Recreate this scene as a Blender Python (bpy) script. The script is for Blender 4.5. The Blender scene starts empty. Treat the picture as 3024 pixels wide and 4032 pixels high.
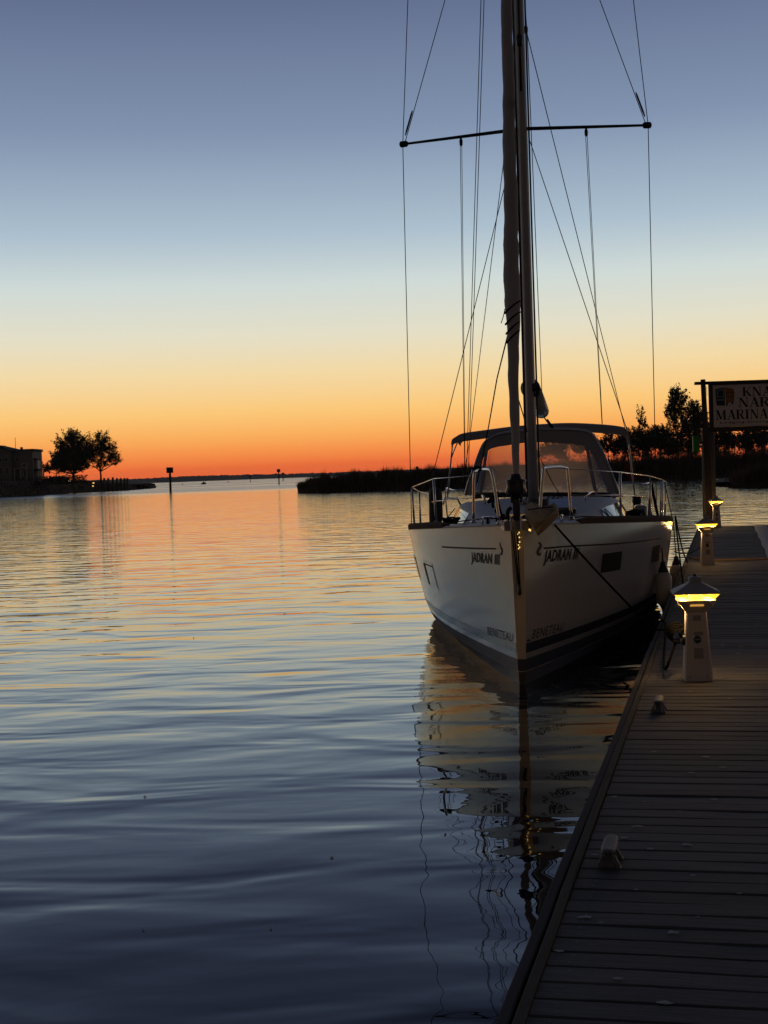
import bpy, math, random
import numpy as np
from mathutils import Vector, Matrix

random.seed(7)
rng = np.random.default_rng(11)
scene = bpy.context.scene
COL = scene.collection
R = math.radians

# ------------------------------------------------------------------ camera
CAM_H = 2.15                      # eye height above the water
F_PX, CX, CY = 5590.0, 1512.0, 2016.0   # focal length and centre in photo pixels (3024 x 4032)
PITCH = math.atan(151 / F_PX)
ROLL = R(2.1)
_f = np.array([0, math.cos(PITCH), -math.sin(PITCH)])
_r0 = np.array([1.0, 0, 0]); _u0 = np.array([0, math.sin(PITCH), math.cos(PITCH)])
_r = math.cos(ROLL) * _r0 - math.sin(ROLL) * _u0
_u = math.cos(ROLL) * _u0 + math.sin(ROLL) * _r0
_C = np.array([0, 0, CAM_H])

cam_data = bpy.data.cameras.new("camera")
cam_data.sensor_fit = 'HORIZONTAL'; cam_data.sensor_width = 36
cam_data.lens = 36 * F_PX / 3024
cam_data.clip_start = 0.1; cam_data.clip_end = 20000
cam = bpy.data.objects.new("camera", cam_data); COL.objects.link(cam)
m = Matrix.Identity(4)
for i in range(3):
    m[i][0] = _r[i]; m[i][1] = _u[i]; m[i][2] = -_f[i]; m[i][3] = _C[i]
cam.matrix_world = m
scene.camera = cam

# ------------------------------------------------------------------ sky (dusk, the sun has set)
SUN_AZ = R(-6)                     # where the afterglow is centred, seen from the camera
def lin(c):
    return tuple(((x / 255) / 12.92 if x / 255 < .04045 else ((x / 255 + .055) / 1.055) ** 2.4) for x in c)
SKY_FRONT = [(0.0, (240, 94, 50)), (0.5, (250, 117, 58)), (1.1, (254, 151, 75)), (1.8, (255, 180, 96)), (2.7, (255, 203, 123)),
             (4.2, (245, 219, 167)), (5.7, (229, 224, 200)), (7.7, (208, 219, 216)), (9.7, (173, 192, 207)),
             (13.6, (129, 147, 175)), (18.3, (99, 113, 144)), (25, (66, 76, 104)), (40, (38, 44, 64)), (90, (22, 26, 40))]
SKY_BACK = [(0.0, (76, 64, 56)), (10, (72, 63, 58)), (25, (55, 50, 53)), (50, (36, 36, 44)), (90, (23, 26, 38))]
world = bpy.data.worlds.new("World"); scene.world = world; world.use_nodes = True
nt = world.node_tree; nt.nodes.clear()
def N(tree, kind, **kw):
    n = tree.nodes.new(kind)
    for k, v in kw.items():
        setattr(n, k, v)
    return n
def L(tree, a, b): tree.links.new(a, b)
def math_node(tree, op, a, b=None, clamp=False):
    n = N(tree, 'ShaderNodeMath', operation=op, use_clamp=clamp)
    for i, x in enumerate((a, b)):
        if x is None: continue
        if isinstance(x, (int, float)): n.inputs[i].default_value = x
        else: L(tree, x, n.inputs[i])
    return n.outputs[0]
tc = N(nt, 'ShaderNodeTexCoord'); sep = N(nt, 'ShaderNodeSeparateXYZ')
L(nt, tc.outputs['Generated'], sep.inputs[0])
elev = math_node(nt, 'ARCSINE', sep.outputs[2])
fac = math_node(nt, 'MULTIPLY', elev, 2 / math.pi, clamp=True)
fac = math_node(nt, 'POWER', fac, 0.5)          # spreads the low sky over the ramp
def ramp(tree, facsock, stops):
    r = N(tree, 'ShaderNodeValToRGB'); cr = r.color_ramp
    cr.elements[0].position = 0; cr.elements[0].color = (*lin(stops[0][1]), 1)
    cr.elements[1].position = 1; cr.elements[1].color = (*lin(stops[-1][1]), 1)
    for e, c in stops[1:-1]:
        x = cr.elements.new(math.sqrt(e / 90)); x.color = (*lin(c), 1)
    L(tree, facsock, r.inputs[0])
    return r.outputs[0]
cf = ramp(nt, fac, SKY_FRONT); cb = ramp(nt, fac, SKY_BACK)
hx = math_node(nt, 'MULTIPLY', sep.outputs[0], math.sin(SUN_AZ)); hy = math_node(nt, 'MULTIPLY', sep.outputs[1], math.cos(SUN_AZ))
dot = math_node(nt, 'ADD', hx, hy)
ln = math_node(nt, 'SQRT', math_node(nt, 'ADD', math_node(nt, 'MULTIPLY', sep.outputs[0], sep.outputs[0]),
               math_node(nt, 'ADD', math_node(nt, 'MULTIPLY', sep.outputs[1], sep.outputs[1]), 1e-4)))
ca = math_node(nt, 'DIVIDE', dot, ln)
mr = N(nt, 'ShaderNodeMapRange', interpolation_type='SMOOTHSTEP'); L(nt, ca, mr.inputs[0])
mr.inputs[1].default_value = -0.25; mr.inputs[2].default_value = 0.95
mx = N(nt, 'ShaderNodeMix', data_type='RGBA'); L(nt, mr.outputs[0], mx.inputs[0]); L(nt, cb, mx.inputs[6]); L(nt, cf, mx.inputs[7])
bg = N(nt, 'ShaderNodeBackground'); bg.inputs[1].default_value = 1.0
L(nt, mx.outputs[2], bg.inputs[0])
wo = N(nt, 'ShaderNodeOutputWorld'); L(nt, bg.outputs[0], wo.inputs[0])

scene.view_settings.view_transform = 'Standard'; scene.view_settings.look = 'None'
scene.view_settings.exposure = 0; scene.view_settings.gamma = 1; scene.view_settings.use_curve_mapping = False
scene.cycles.use_denoising = True
scene.cycles.max_bounces = 8; scene.cycles.transparent_max_bounces = 24
scene.cycles.sample_clamp_indirect = 4.0

# ------------------------------------------------------------------ pixel -> place helpers (photo pixels)
def ray(x, y): return _f + _r * (x - CX) / F_PX - _u * (y - CY) / F_PX
def atz(x, y, z):
    d = ray(x, y); return _C + d * (z - CAM_H) / d[2]
def at(x, y, Y):
    d = ray(x, y); return _C + d * Y / d[1]
def proj(P):
    v = np.asarray(P, float) - _C; w = v @ _f
    return CX + F_PX * (v @ _r) / w, CY - F_PX * (v @ _u) / w

# ------------------------------------------------------------------ materials
def mat(name, col, rough=.6, metal=0.0, var=.15, vscale=8.0, bump=0.0, bscale=40.0, coat=0.0, spec=.5, stretch=None, emit=None, estr=0, per_object=0.0):
    m = bpy.data.materials.new(name); m.use_nodes = True; t = m.node_tree
    b = t.nodes['Principled BSDF']
    b.inputs['Roughness'].default_value = rough; b.inputs['Metallic'].default_value = metal
    b.inputs['Coat Weight'].default_value = coat; b.inputs['Coat Roughness'].default_value = .04
    b.inputs['Specular IOR Level'].default_value = spec
    tc = N(t, 'ShaderNodeTexCoord'); src = tc.outputs['Object']
    if stretch:
        mp = N(t, 'ShaderNodeMapping'); mp.inputs['Scale'].default_value = stretch; L(t, src, mp.inputs[0]); src = mp.outputs[0]
    if per_object:
        oi = N(t, 'ShaderNodeObjectInfo'); ad = N(t, 'ShaderNodeVectorMath', operation='ADD')
        cmb = N(t, 'ShaderNodeCombineXYZ'); k = math_node(t, 'MULTIPLY', oi.outputs['Random'], 57.0)
        L(t, k, cmb.inputs[0]); L(t, k, cmb.inputs[1]); L(t, src, ad.inputs[0]); L(t, cmb.outputs[0], ad.inputs[1]); src = ad.outputs[0]
    nz = N(t, 'ShaderNodeTexNoise'); nz.inputs['Scale'].default_value = vscale; nz.inputs['Detail'].default_value = 5; L(t, src, nz.inputs['Vector'])
    k = math_node(t, 'MULTIPLY', math_node(t, 'SUBTRACT', nz.outputs[0], .5), 2.2 * var)
    k = math_node(t, 'ADD', k, 1.0)
    if per_object:
        k = math_node(t, 'MULTIPLY', k, math_node(t, 'ADD', math_node(t, 'MULTIPLY', oi.outputs['Random'], 2 * per_object), 1 - per_object))
    vm = N(t, 'ShaderNodeVectorMath', operation='SCALE'); vm.inputs[0].default_value = col; L(t, k, vm.inputs['Scale'])
    L(t, vm.outputs[0], b.inputs['Base Color'])
    if bump:
        n2 = N(t, 'ShaderNodeTexNoise'); n2.inputs['Scale'].default_value = bscale; n2.inputs['Detail'].default_value = 4; L(t, src, n2.inputs['Vector'])
        bp = N(t, 'ShaderNodeBump'); bp.inputs['Strength'].default_value = .6; bp.inputs['Distance'].default_value = bump
        L(t, n2.outputs[0], bp.inputs['Height']); L(t, bp.outputs[0], b.inputs['Normal'])
    if emit:
        b.inputs['Emission Color'].default_value = (*emit, 1); b.inputs['Emission Strength'].default_value = estr
    return m

M = {}
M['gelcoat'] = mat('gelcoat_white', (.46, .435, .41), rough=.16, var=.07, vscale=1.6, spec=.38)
M['stem'] = mat('stem_tan', (.66, .56, .42), rough=.3, var=.08, vscale=3)  # front face of the stem, lighter and warmer than the hull sides
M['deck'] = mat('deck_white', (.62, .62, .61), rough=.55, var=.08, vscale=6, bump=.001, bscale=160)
M['boot'] = mat('boot_stripe_grey', (.055, .06, .075), rough=.25, var=.1)
M['antifoul'] = mat('antifouling_navy', (.05, .055, .07), rough=.55, var=.4, vscale=5)
M['scum'] = mat('weedy_waterline', (.085, .060, .038), rough=.5, var=.6, vscale=9, bump=.004, bscale=30)
M['dark_paint'] = mat('vinyl_black', (.014, .014, .015), spec=.15, rough=.6, var=.1)
M['grey_vinyl'] = mat('vinyl_grey', (.09, .085, .09), spec=.2, rough=.6, var=.1)
M['teak'] = mat('teak_brown', (.10, .07, .05), rough=.9, spec=.15, var=.3, vscale=10, bump=.002, stretch=(8, 1, 8))
M['steel'] = mat('polished_steel', (.62, .62, .62), rough=.16, metal=1, var=.05)
M['alu'] = mat('mast_anodised', (.42, .40, .38), rough=.45, metal=.25, var=.08)
M['wire'] = mat('rig_wire', (.05, .048, .05), rough=.5, metal=.3, var=.1)
M['rope'] = mat('rope_black', (.007, .007, .008), spec=.06, rough=.95, var=.3, vscale=60)
M['rope_tan'] = mat('rope_tan', (.32, .2, .08), rough=.8, var=.3, vscale=60)
M['canvas'] = mat('canvas_grey', (.33, .305, .30), rough=.85, var=.14, vscale=5, bump=.006, bscale=5)
M['sailcover'] = mat('sail_cover_grey', (.46, .43, .40), rough=.8, var=.18, vscale=4, bump=.012, bscale=6, stretch=(1, 1, .35))
M['bag'] = mat('canvas_khaki', (.40, .33, .23), rough=.9, var=.3, vscale=7, bump=.01, bscale=9)
M['black'] = mat('black_plastic', (.018, .018, .018), rough=.4, var=.1)
M['fender'] = mat('fender_cream', (.62, .57, .48), rough=.45, var=.12, vscale=5)
M['fender_dark'] = mat('fender_cover_dark', (.06, .05, .042), rough=.8, var=.25, vscale=8)
M['winglass'] = mat('smoked_acrylic', (.016, .016, .018), rough=.04, var=.05, spec=.8)
M['portlight'] = mat('portlight_dark', (.012, .011, .012), rough=.6, var=.05, spec=.04)
M['flagred'] = mat('flag_red', (.2, .02, .025), rough=.8, var=.35, vscale=12)
M['plank'] = mat('dock_plank', (.104, .100, .100), rough=.78, spec=.3, var=.5, vscale=3.0, bump=.003, bscale=9, stretch=(1.2, 14, 14), per_object=.22)
M['rail'] = mat('dock_rail_wood', (.10, .092, .074), rough=.9, spec=.15, var=.35, vscale=4, bump=.003, bscale=10, stretch=(14, 1.2, 14))
M['rail_dark'] = mat('dock_rub_rail', (.062, .062, .072), rough=.9, spec=.15, var=.3, vscale=4, bump=.002, bscale=10, stretch=(14, 1.2, 14))
M['frame_wood'] = mat('dock_frame_wood', (.06, .05, .045), rough=.8, var=.3)
M['galv'] = mat('galvanised', (.15, .145, .14), rough=.62, metal=.25, var=.25, vscale=20, bump=.001)
M['pedestal'] = mat('pedestal_plastic', (.62, .55, .48), rough=.5, var=.07, vscale=10, bump=.0006, bscale=120)
M['pedcap'] = mat('pedestal_cap', (.42, .38, .35), rough=.5, var=.07, vscale=10, bump=.0006, bscale=120)
M['meter'] = mat('meter_glass', (.03, .05, .075), rough=.1, var=.1)
M['label'] = mat('label_grey', (.30, .27, .245), rough=.5, var=.15, vscale=90)
M['mat'] = mat('pale_walkway_mat', (.50, .47, .45), rough=.8, var=.22, vscale=25, bump=.004, bscale=60)
M['pile'] = mat('pile_wood', (.16, .12, .08), rough=.85, var=.35, vscale=5, bump=.01, bscale=8, stretch=(6, 6, .7))
M['sign_frame'] = mat('sign_frame_wood', (.055, .038, .028), rough=.75, var=.3, stretch=(1, 6, 6))
M['sign_face'] = mat('sign_face_paint', (.80, .68, .58), rough=.6, var=.06, vscale=5)
M['sign_ink'] = mat('sign_ink', (.02, .018, .018), rough=.6, var=.1)
M['sign_orange'] = mat('sign_orange', (.36, .13, .03), rough=.6, var=.2)
M['sign_teal'] = mat('sign_grey_blue', (.20, .25, .25), rough=.6, var=.2)
M['green'] = mat('green_enamel', (.02, .22, .04), rough=.5, var=.2)
M['soil'] = mat('dark_bank', (.07, .055, .04), rough=.95, var=.4, vscale=.4)
M['reed'] = mat('marsh_reed', (.12, .09, .055), rough=.9, var=.4, vscale=.3)
M['leaf'] = mat('leaf_dark', (.045, .06, .025), rough=.8, var=.5, vscale=.6)
M['bark'] = mat('bark', (.045, .035, .028), rough=.9, var=.3, vscale=3)
M['hill'] = mat('far_wooded_shore', (.10, .085, .07), rough=1, var=.3, vscale=.01)
M['stone'] = mat('riprap_stone', (.16, .145, .13), rough=.9, var=.4, vscale=.7, bump=.1, bscale=1.5)
M['shingle'] = mat('house_shingle', (.24, .22, .21), rough=.85, var=.2, vscale=1.5)
M['roof'] = mat('house_roof', (.05, .045, .042), rough=.9, var=.2)
M['trim'] = mat('house_trim', (.5, .45, .4), rough=.6, var=.1)
M['pane'] = mat('house_pane', (.03, .03, .035), rough=.08, var=.1)
M['foam'] = mat('floating_foam', (.85, .85, .84), rough=.8, var=.2)
M['leafdry'] = mat('dry_leaf', (.42, .41, .42), rough=.9, var=.35, vscale=30)

def emissive(name, col, strength):
    m = bpy.data.materials.new(name); m.use_nodes = True; t = m.node_tree; t.nodes.clear()
    e = N(t, 'ShaderNodeEmission'); e.inputs[0].default_value = (*col, 1); e.inputs[1].default_value = strength
    o = N(t, 'ShaderNodeOutputMaterial'); L(t, e.outputs[0], o.inputs[0]); return m
M['bulb'] = emissive('bulb_warm', (1.0, .62, .18), 1.3)
M['shore_white'] = emissive('lamp_white', (1.0, .9, .7), 1.6)
M['shore_amber'] = emissive('lamp_amber', (1.0, .55, .15), 1.0)

def lens_material():
    m = bpy.data.materials.new('amber_lens'); m.use_nodes = True; t = m.node_tree; t.nodes.clear()
    tr = N(t, 'ShaderNodeBsdfTransparent'); tr.inputs[0].default_value = (1, .82, .5, 1)
    tc = N(t, 'ShaderNodeTexCoord'); nz = N(t, 'ShaderNodeTexNoise'); nz.inputs['Scale'].default_value = 14; L(t, tc.outputs['Object'], nz.inputs['Vector'])
    e = N(t, 'ShaderNodeEmission'); e.inputs[0].default_value = (1.0, .50, .03, 1)
    L(t, math_node(t, 'ADD', math_node(t, 'MULTIPLY', nz.outputs[0], 2.2), 2.4), e.inputs[1])
    mx = N(t, 'ShaderNodeMixShader'); mx.inputs[0].default_value = .5
    L(t, tr.outputs[0], mx.inputs[1]); L(t, e.outputs[0], mx.inputs[2])
    o = N(t, 'ShaderNodeOutputMaterial'); L(t, mx.outputs[0], o.inputs[0]); return m
M['lens'] = lens_material()
M['strip'] = emissive('down_light_amber', (1.0, .48, .09), .6)

def vinyl_material():
    m = bpy.data.materials.new('clear_vinyl'); m.use_nodes = True; t = m.node_tree; t.nodes.clear()
    tr = N(t, 'ShaderNodeBsdfTransparent'); tr.inputs[0].default_value = (.98, .92, .87, 1)
    tl = N(t, 'ShaderNodeBsdfRefraction'); tl.inputs[0].default_value = (1.0, .68, .48, 1); tl.inputs['Roughness'].default_value = .75; tl.inputs['IOR'].default_value = 1.4
    df = N(t, 'ShaderNodeBsdfDiffuse'); df.inputs[0].default_value = (.5, .45, .42, 1)
    ms = N(t, 'ShaderNodeMixShader'); ms.inputs[0].default_value = .03; L(t, tl.outputs[0], ms.inputs[1]); L(t, df.outputs[0], ms.inputs[2])
    tc = N(t, 'ShaderNodeTexCoord'); nz = N(t, 'ShaderNodeTexNoise'); nz.inputs['Scale'].default_value = 2.5; nz.inputs['Detail'].default_value = 4; L(t, tc.outputs['Object'], nz.inputs['Vector'])
    m1 = N(t, 'ShaderNodeMixShader'); L(t, math_node(t, 'ADD', math_node(t, 'MULTIPLY', nz.outputs[0], .14), .34), m1.inputs[0])
    L(t, tr.outputs[0], m1.inputs[1]); L(t, ms.outputs[0], m1.inputs[2])
    gl = N(t, 'ShaderNodeBsdfGlossy'); gl.inputs['Roughness'].default_value = .08
    bp = N(t, 'ShaderNodeBump'); bp.inputs['Distance'].default_value = .02; bp.inputs['Strength'].default_value = .5; L(t, nz.outputs[0], bp.inputs['Height']); L(t, bp.outputs[0], gl.inputs['Normal'])
    fr = N(t, 'ShaderNodeFresnel'); fr.inputs[0].default_value = 1.45
    m2 = N(t, 'ShaderNodeMixShader'); L(t, math_node(t, 'MULTIPLY', fr.outputs[0], .4), m2.inputs[0]); L(t, m1.outputs[0], m2.inputs[1]); L(t, gl.outputs[0], m2.inputs[2])
    o = N(t, 'ShaderNodeOutputMaterial'); L(t, m2.outputs[0], o.inputs[0]); return m
M['vinyl'] = vinyl_material()

def water_material():
    m = bpy.data.materials.new('harbour_water'); m.use_nodes = True; t = m.node_tree
    b = t.nodes['Principled BSDF']
    b.inputs['Base Color'].default_value = (.010, .013, .018, 1); b.inputs['Roughness'].default_value = .015
    b.inputs['IOR'].default_value = 1.40
    tc = N(t, 'ShaderNodeTexCoord'); P = tc.outputs['Object']
    def noise(scale, sx, rot, detail=2.0, rough=.45, dist=0.0):
        mp = N(t, 'ShaderNodeMapping'); mp.inputs['Rotation'].default_value = (0, 0, R(rot)); mp.inputs['Scale'].default_value = (sx, 1, 1)
        L(t, P, mp.inputs[0])
        n = N(t, 'ShaderNodeTexNoise'); n.inputs['Scale'].default_value = scale; n.inputs['Detail'].default_value = detail
        n.inputs['Roughness'].default_value = rough; n.inputs['Distortion'].default_value = dist
        L(t, mp.outputs[0], n.inputs['Vector']); return n.outputs[0]
    # distance down the channel: the open bay beyond is ruffled by wind, the basin is calm
    sp = N(t, 'ShaderNodeSeparateXYZ'); L(t, P, sp.inputs[0])
    far = N(t, 'ShaderNodeMapRange', interpolation_type='SMOOTHSTEP'); L(t, sp.outputs[1], far.inputs[0]); far.inputs[1].default_value = 190; far.inputs[2].default_value = 330
    patch = noise(.013, .25, 4, 3); pr = N(t, 'ShaderNodeMapRange', interpolation_type='SMOOTHSTEP'); L(t, patch, pr.inputs[0]); pr.inputs[1].default_value = .32; pr.inputs[2].default_value = .62
    wind = math_node(t, 'MULTIPLY', far.outputs[0], math_node(t, 'ADD', math_node(t, 'MULTIPLY', pr.outputs[0], .6), .4))
    lee = noise(.12, .6, 10, 2)
    h1 = math_node(t, 'MULTIPLY', noise(1.2, .46, 6, 2.0, .42, .5), .050)        # long lazy ripples
    h2 = math_node(t, 'MULTIPLY', noise(3.2, .5, -10, 2.0, .5, .3), .0105)
    h3 = math_node(t, 'MULTIPLY', noise(9.0, .5, 14, 2.0, .5), .0014)
    opn = N(t, 'ShaderNodeMapRange', interpolation_type='SMOOTHSTEP'); L(t, math_node(t, 'SUBTRACT', sp.outputs[1], math_node(t, 'MULTIPLY', sp.outputs[0], 1.5)), opn.inputs[0])
    opn.inputs[1].default_value = 8; opn.inputs[2].default_value = 46; opn.inputs[3].default_value = .16
    h1 = math_node(t, 'MULTIPLY', h1, math_node(t, 'ADD', math_node(t, 'MULTIPLY', opn.outputs[0], .45), .55))
    h2 = math_node(t, 'MULTIPLY', h2, opn.outputs[0]); h3 = math_node(t, 'MULTIPLY', h3, opn.outputs[0])
    amp = math_node(t, 'ADD', math_node(t, 'MULTIPLY', lee, .7), .55)
    h = math_node(t, 'MULTIPLY', math_node(t, 'ADD', h1, math_node(t, 'ADD', h2, h3)), amp)
    h = math_node(t, 'MULTIPLY', h, math_node(t, 'ADD', math_node(t, 'MULTIPLY', wind, 2.6), 1.0))
    bp = N(t, 'ShaderNodeBump'); bp.inputs['Strength'].default_value = 1; bp.inputs['Distance'].default_value = 1.0
    L(t, h, bp.inputs['Height']); L(t, bp.outputs[0], b.inputs['Normal'])
    mid = N(t, 'ShaderNodeMapRange', interpolation_type='SMOOTHSTEP'); L(t, sp.outputs[1], mid.inputs[0]); mid.inputs[1].default_value = 18; mid.inputs[2].default_value = 140
    rg0 = math_node(t, 'MULTIPLY', mid.outputs[0], .045)       # ripples too small to resolve down the channel
    L(t, math_node(t, 'ADD', math_node(t, 'ADD', math_node(t, 'MULTIPLY', wind, .2), .012), rg0), b.inputs['Roughness'])
    return m
M['water'] = water_material()

# ------------------------------------------------------------------ mesh builder
class MB:
    def __init__(s): s.v = []; s.f = []; s.sm = []
    def add(s, vs, fs, smooth=False):
        o = len(s.v); s.v += [tuple(map(float, p)) for p in vs]; s.f += [tuple(i + o for i in q) for q in fs]; s.sm += [smooth] * len(fs); return s
    def box(s, lo, hi, bev=0.0):
        x0, y0, z0 = lo; x1, y1, z1 = hi
        if bev <= 0:
            v = [(x0, y0, z0), (x1, y0, z0), (x1, y1, z0), (x0, y1, z0), (x0, y0, z1), (x1, y0, z1), (x1, y1, z1), (x0, y1, z1)]
            return s.add(v, [(0, 3, 2, 1), (4, 5, 6, 7), (0, 1, 5, 4), (1, 2, 6, 5), (2, 3, 7, 6), (3, 0, 4, 7)])
        b = bev
        def ringz(z, i): return [(x0 + i, y0 + i, z), (x1 - i, y0 + i, z), (x1 - i, y1 - i, z), (x0 + i, y1 - i, z)]
        v = ringz(z0, 0) + ringz(z1 - b, 0) + ringz(z1, b)
        f = [(0, 3, 2, 1), (8, 9, 10, 11)]
        for k in (0, 4):
            for i in range(4): j = (i + 1) % 4; f.append((k + i, k + j, k + 4 + j, k + 4 + i))
        return s.add(v, f)
    def frustum(s, rings, cap0=True, cap1=True, smooth=False):
        n = len(rings[0]); v = [p for r in rings for p in r]; f = []
        for k in range(len(rings) - 1):
            for i in range(n):
                j = (i + 1) % n; f.append((k * n + i, k * n + j, (k + 1) * n + j, (k + 1) * n + i))
        if cap0: f.append(tuple(range(n))[::-1])
        if cap1: f.append(tuple((len(rings) - 1) * n + i for i in range(n)))
        return s.add(v, f, smooth)
    def tube(s, pts, r, n=8, smooth=True, flat=1.0):
        pts = [Vector(p) for p in pts]; rr = r if hasattr(r, '__len__') else [r] * len(pts)
        rings = []; up = None
        for i, p in enumerate(pts):
            d = (pts[min(i + 1, len(pts) - 1)] - pts[max(i - 1, 0)])
            d = d.normalized() if d.length > 1e-9 else Vector((0, 0, 1))
            if up is None: up = Vector((1, 0, 0)) if abs(d.x) < .9 else Vector((0, 1, 0))
            a = (up - d * up.dot(d)).normalized(); b = d.cross(a); up = a
            rings.append([tuple(p + (a * math.cos(t) + b * math.sin(t) * flat) * rr[i]) for t in (2 * math.pi * k / n for k in range(n))])
        return s.frustum(rings, smooth=smooth)
    def lathe(s, prof, n=20, c=(0, 0, 0), smooth=True):
        rings = [[(c[0] + r * math.cos(2 * math.pi * k / n), c[1] + r * math.sin(2 * math.pi * k / n), c[2] + z) for k in range(n)] for r, z in prof]
        return s.frustum(rings, smooth=smooth)
    def grid(s, rows, smooth=True):
        n = len(rows[0]); v = [p for r in rows for p in r]
        f = [(k * n + i, k * n + i + 1, (k + 1) * n + i + 1, (k + 1) * n + i) for k in range(len(rows) - 1) for i in range(n - 1)]
        return s.add(v, f, smooth)
    def build(s, name, m, parent=None, loc=None):
        me = bpy.data.meshes.new(name); me.from_pydata(s.v, [], s.f)
        me.polygons.foreach_set('use_smooth', s.sm)
        me.materials.append(m); me.update()
        o = bpy.data.objects.new(name, me); COL.objects.link(o)
        if parent: o.parent = parent
        if loc is not None: o.location = loc
        return o

def thing(name, label, cat, loc=(0, 0, 0), rz=0, group=None):
    o = bpy.data.objects.new(name, None); COL.objects.link(o); o.empty_display_size = .2
    o.location = [float(x) for x in loc]; o.rotation_euler = (0, 0, rz); o['label'] = label; o['category'] = cat
    if group: o['group'] = group
    return o
def tag(o, label, cat, group=None):
    o['label'] = label; o['category'] = cat
    if group: o['group'] = group
    return o
def struct(o, kind='structure', label=None):
    o['kind'] = kind
    if label: o['label'] = label
    return o
def dup(root, loc, rz=None, label=None, scale=None):
    r = root.copy(); COL.objects.link(r); r.location = [float(x) for x in loc]
    if rz is not None: r.rotation_euler = (0, 0, rz)
    if label: r['label'] = label
    if scale: r.scale = scale if hasattr(scale, '__len__') else (scale,) * 3
    for ch in root.children:
        c = ch.copy(); COL.objects.link(c); c.parent = r
        for g in ch.children:
            d = g.copy(); COL.objects.link(d); d.parent = c
    return r
def catenary(a, b, sag, n=14):
    a = np.asarray(a, float); b = np.asarray(b, float)
    return [tuple(a + (b - a) * t - np.array([0, 0, sag * 4 * t * (1 - t)])) for t in np.linspace(0, 1, n)]
def smooth_pts(pts, n=6):
    p = [np.asarray(q, float) for q in pts]; p = [2 * p[0] - p[1]] + p + [2 * p[-1] - p[-2]]; out = []
    for i in range(1, len(p) - 2):
        for t in np.linspace(0, 1, n, endpoint=False):
            a, b, c, d = p[i - 1], p[i], p[i + 1], p[i + 2]
            out.append(tuple(.5 * ((2 * b) + (c - a) * t + (2 * a - 5 * b + 4 * c - d) * t * t + (3 * b - a - 3 * c + d) * t ** 3)))
    out.append(tuple(p[-2])); return out
def text_mesh(body, shear=0.0, bold=0.0):
    cu = bpy.data.curves.new('lettering_tmp', 'FONT'); cu.body = body; cu.size = 1; cu.shear = shear; cu.offset = bold; cu.resolution_u = 3; cu.space_character = 1.14
    o = bpy.data.objects.new('lettering_tmp', cu); COL.objects.link(o)
    bpy.context.view_layer.update()
    me = bpy.data.meshes.new_from_object(o.evaluated_get(bpy.context.evaluated_depsgraph_get()))
    v = [tuple(p.co) for p in me.vertices]; f = [tuple(p.vertices) for p in me.polygons]
    bpy.data.objects.remove(o); bpy.data.curves.remove(cu); bpy.data.meshes.remove(me)
    xs = [p[0] for p in v]; ys = [p[1] for p in v]
    x0, x1, y0, y1 = min(xs), max(xs), min(ys), max(ys)
    return [((p[0] - x0) / (x1 - x0), (p[1] - y0) / (y1 - y0)) for p in v], f

# ------------------------------------------------------------------ water
wm = MB()
rad = [0, 30, 120, 500, 1800, 3950]; nseg = 64
rows = [[(r * math.cos(2 * math.pi * k / nseg), r * math.sin(2 * math.pi * k / nseg), 0.0) for k in range(nseg + 1)] for r in rad[1:]]
wm.grid(rows, False); wm.add([(0, 0, 0)] + rows[0][:-1], [(0, i + 1, (i + 1) % nseg + 1) for i in range(nseg)])
struct(wm.build('water', M['water']))
sea = MB(); sea.grid([[(x, y, -4.0) for x in (-3950, 3950)] for y in (-3950, 3950)], False)
struct(sea.build('seabed', M['soil']))

# ------------------------------------------------------------------ far shore
def ridge(name, Y, xs, tops, depth, m, seed, rough):
    rg = np.random.default_rng(seed); front = []; top = []; back = []
    px = np.arange(xs[0], xs[-1] + 1, 6.0)
    for x in px:
        p = at(x, 1880, Y); y_top = np.interp(x, xs, tops); pt = at(x, y_top, Y)
        z = max(.6, pt[2] + rg.normal() * rough)
        front.append((p[0], Y, -1.0)); top.append((p[0], Y + depth * .2, z)); back.append((p[0] * 1.02, Y + depth, -1.0))
    b = MB(); b.grid([front, top, back], False)
    return struct(b.build(name, m))
ridge('hills', 3400, [-900, 300, 580, 700, 830, 980, 1100, 1250, 1500, 1800, 2300, 4200], [1930, 1892, 1883, 1876, 1872, 1868, 1866, 1862, 1853, 1841, 1822, 1760], 500, M['hill'], 3, .7)

# ------------------------------------------------------------------ marsh bank on the right, beyond the boat
shore_px = [(1172, 1939), (1250, 1938), (1400, 1933), (1760, 1924), (2100, 1908), (2450, 1889), (2700, 1880), (3100, 1866), (3700, 1838)]
shore = [atz(x, y, 0) for x, y in shore_px]
sx = np.array([p[0] for p in shore]); sy = np.array([p[1] for p in shore])
def reed_h(X):    # height of the reeds along the bank
    return np.interp(X, [sx[0], sx[0] + 1.5, sx[0] + 5, 0, 20, 34, 45, 60, 120], [1.5, 2.0, 2.5, 2.75, 2.9, 3.2, 3.6, 3.8, 3.8])
land = MB(); Xs = np.linspace(sx[0], sx[-1], 160)
ys = np.interp(Xs, sx, sy)
rows = []
for k, (off, hk) in enumerate([(0, -.3), (.3, .25), (2, .8), (8, .8), (80, .8), (95, -.4)]):
    rows.append([(X, y + off, (hk * reed_h(X) * (.75 if hk > .3 else 1) + (rng.normal() * .1 if 0 < k < 5 else 0))) for X, y in zip(Xs, ys)])
land.grid(rows, False)
struct(land.build('marsh_bank', M['soil']))
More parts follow.
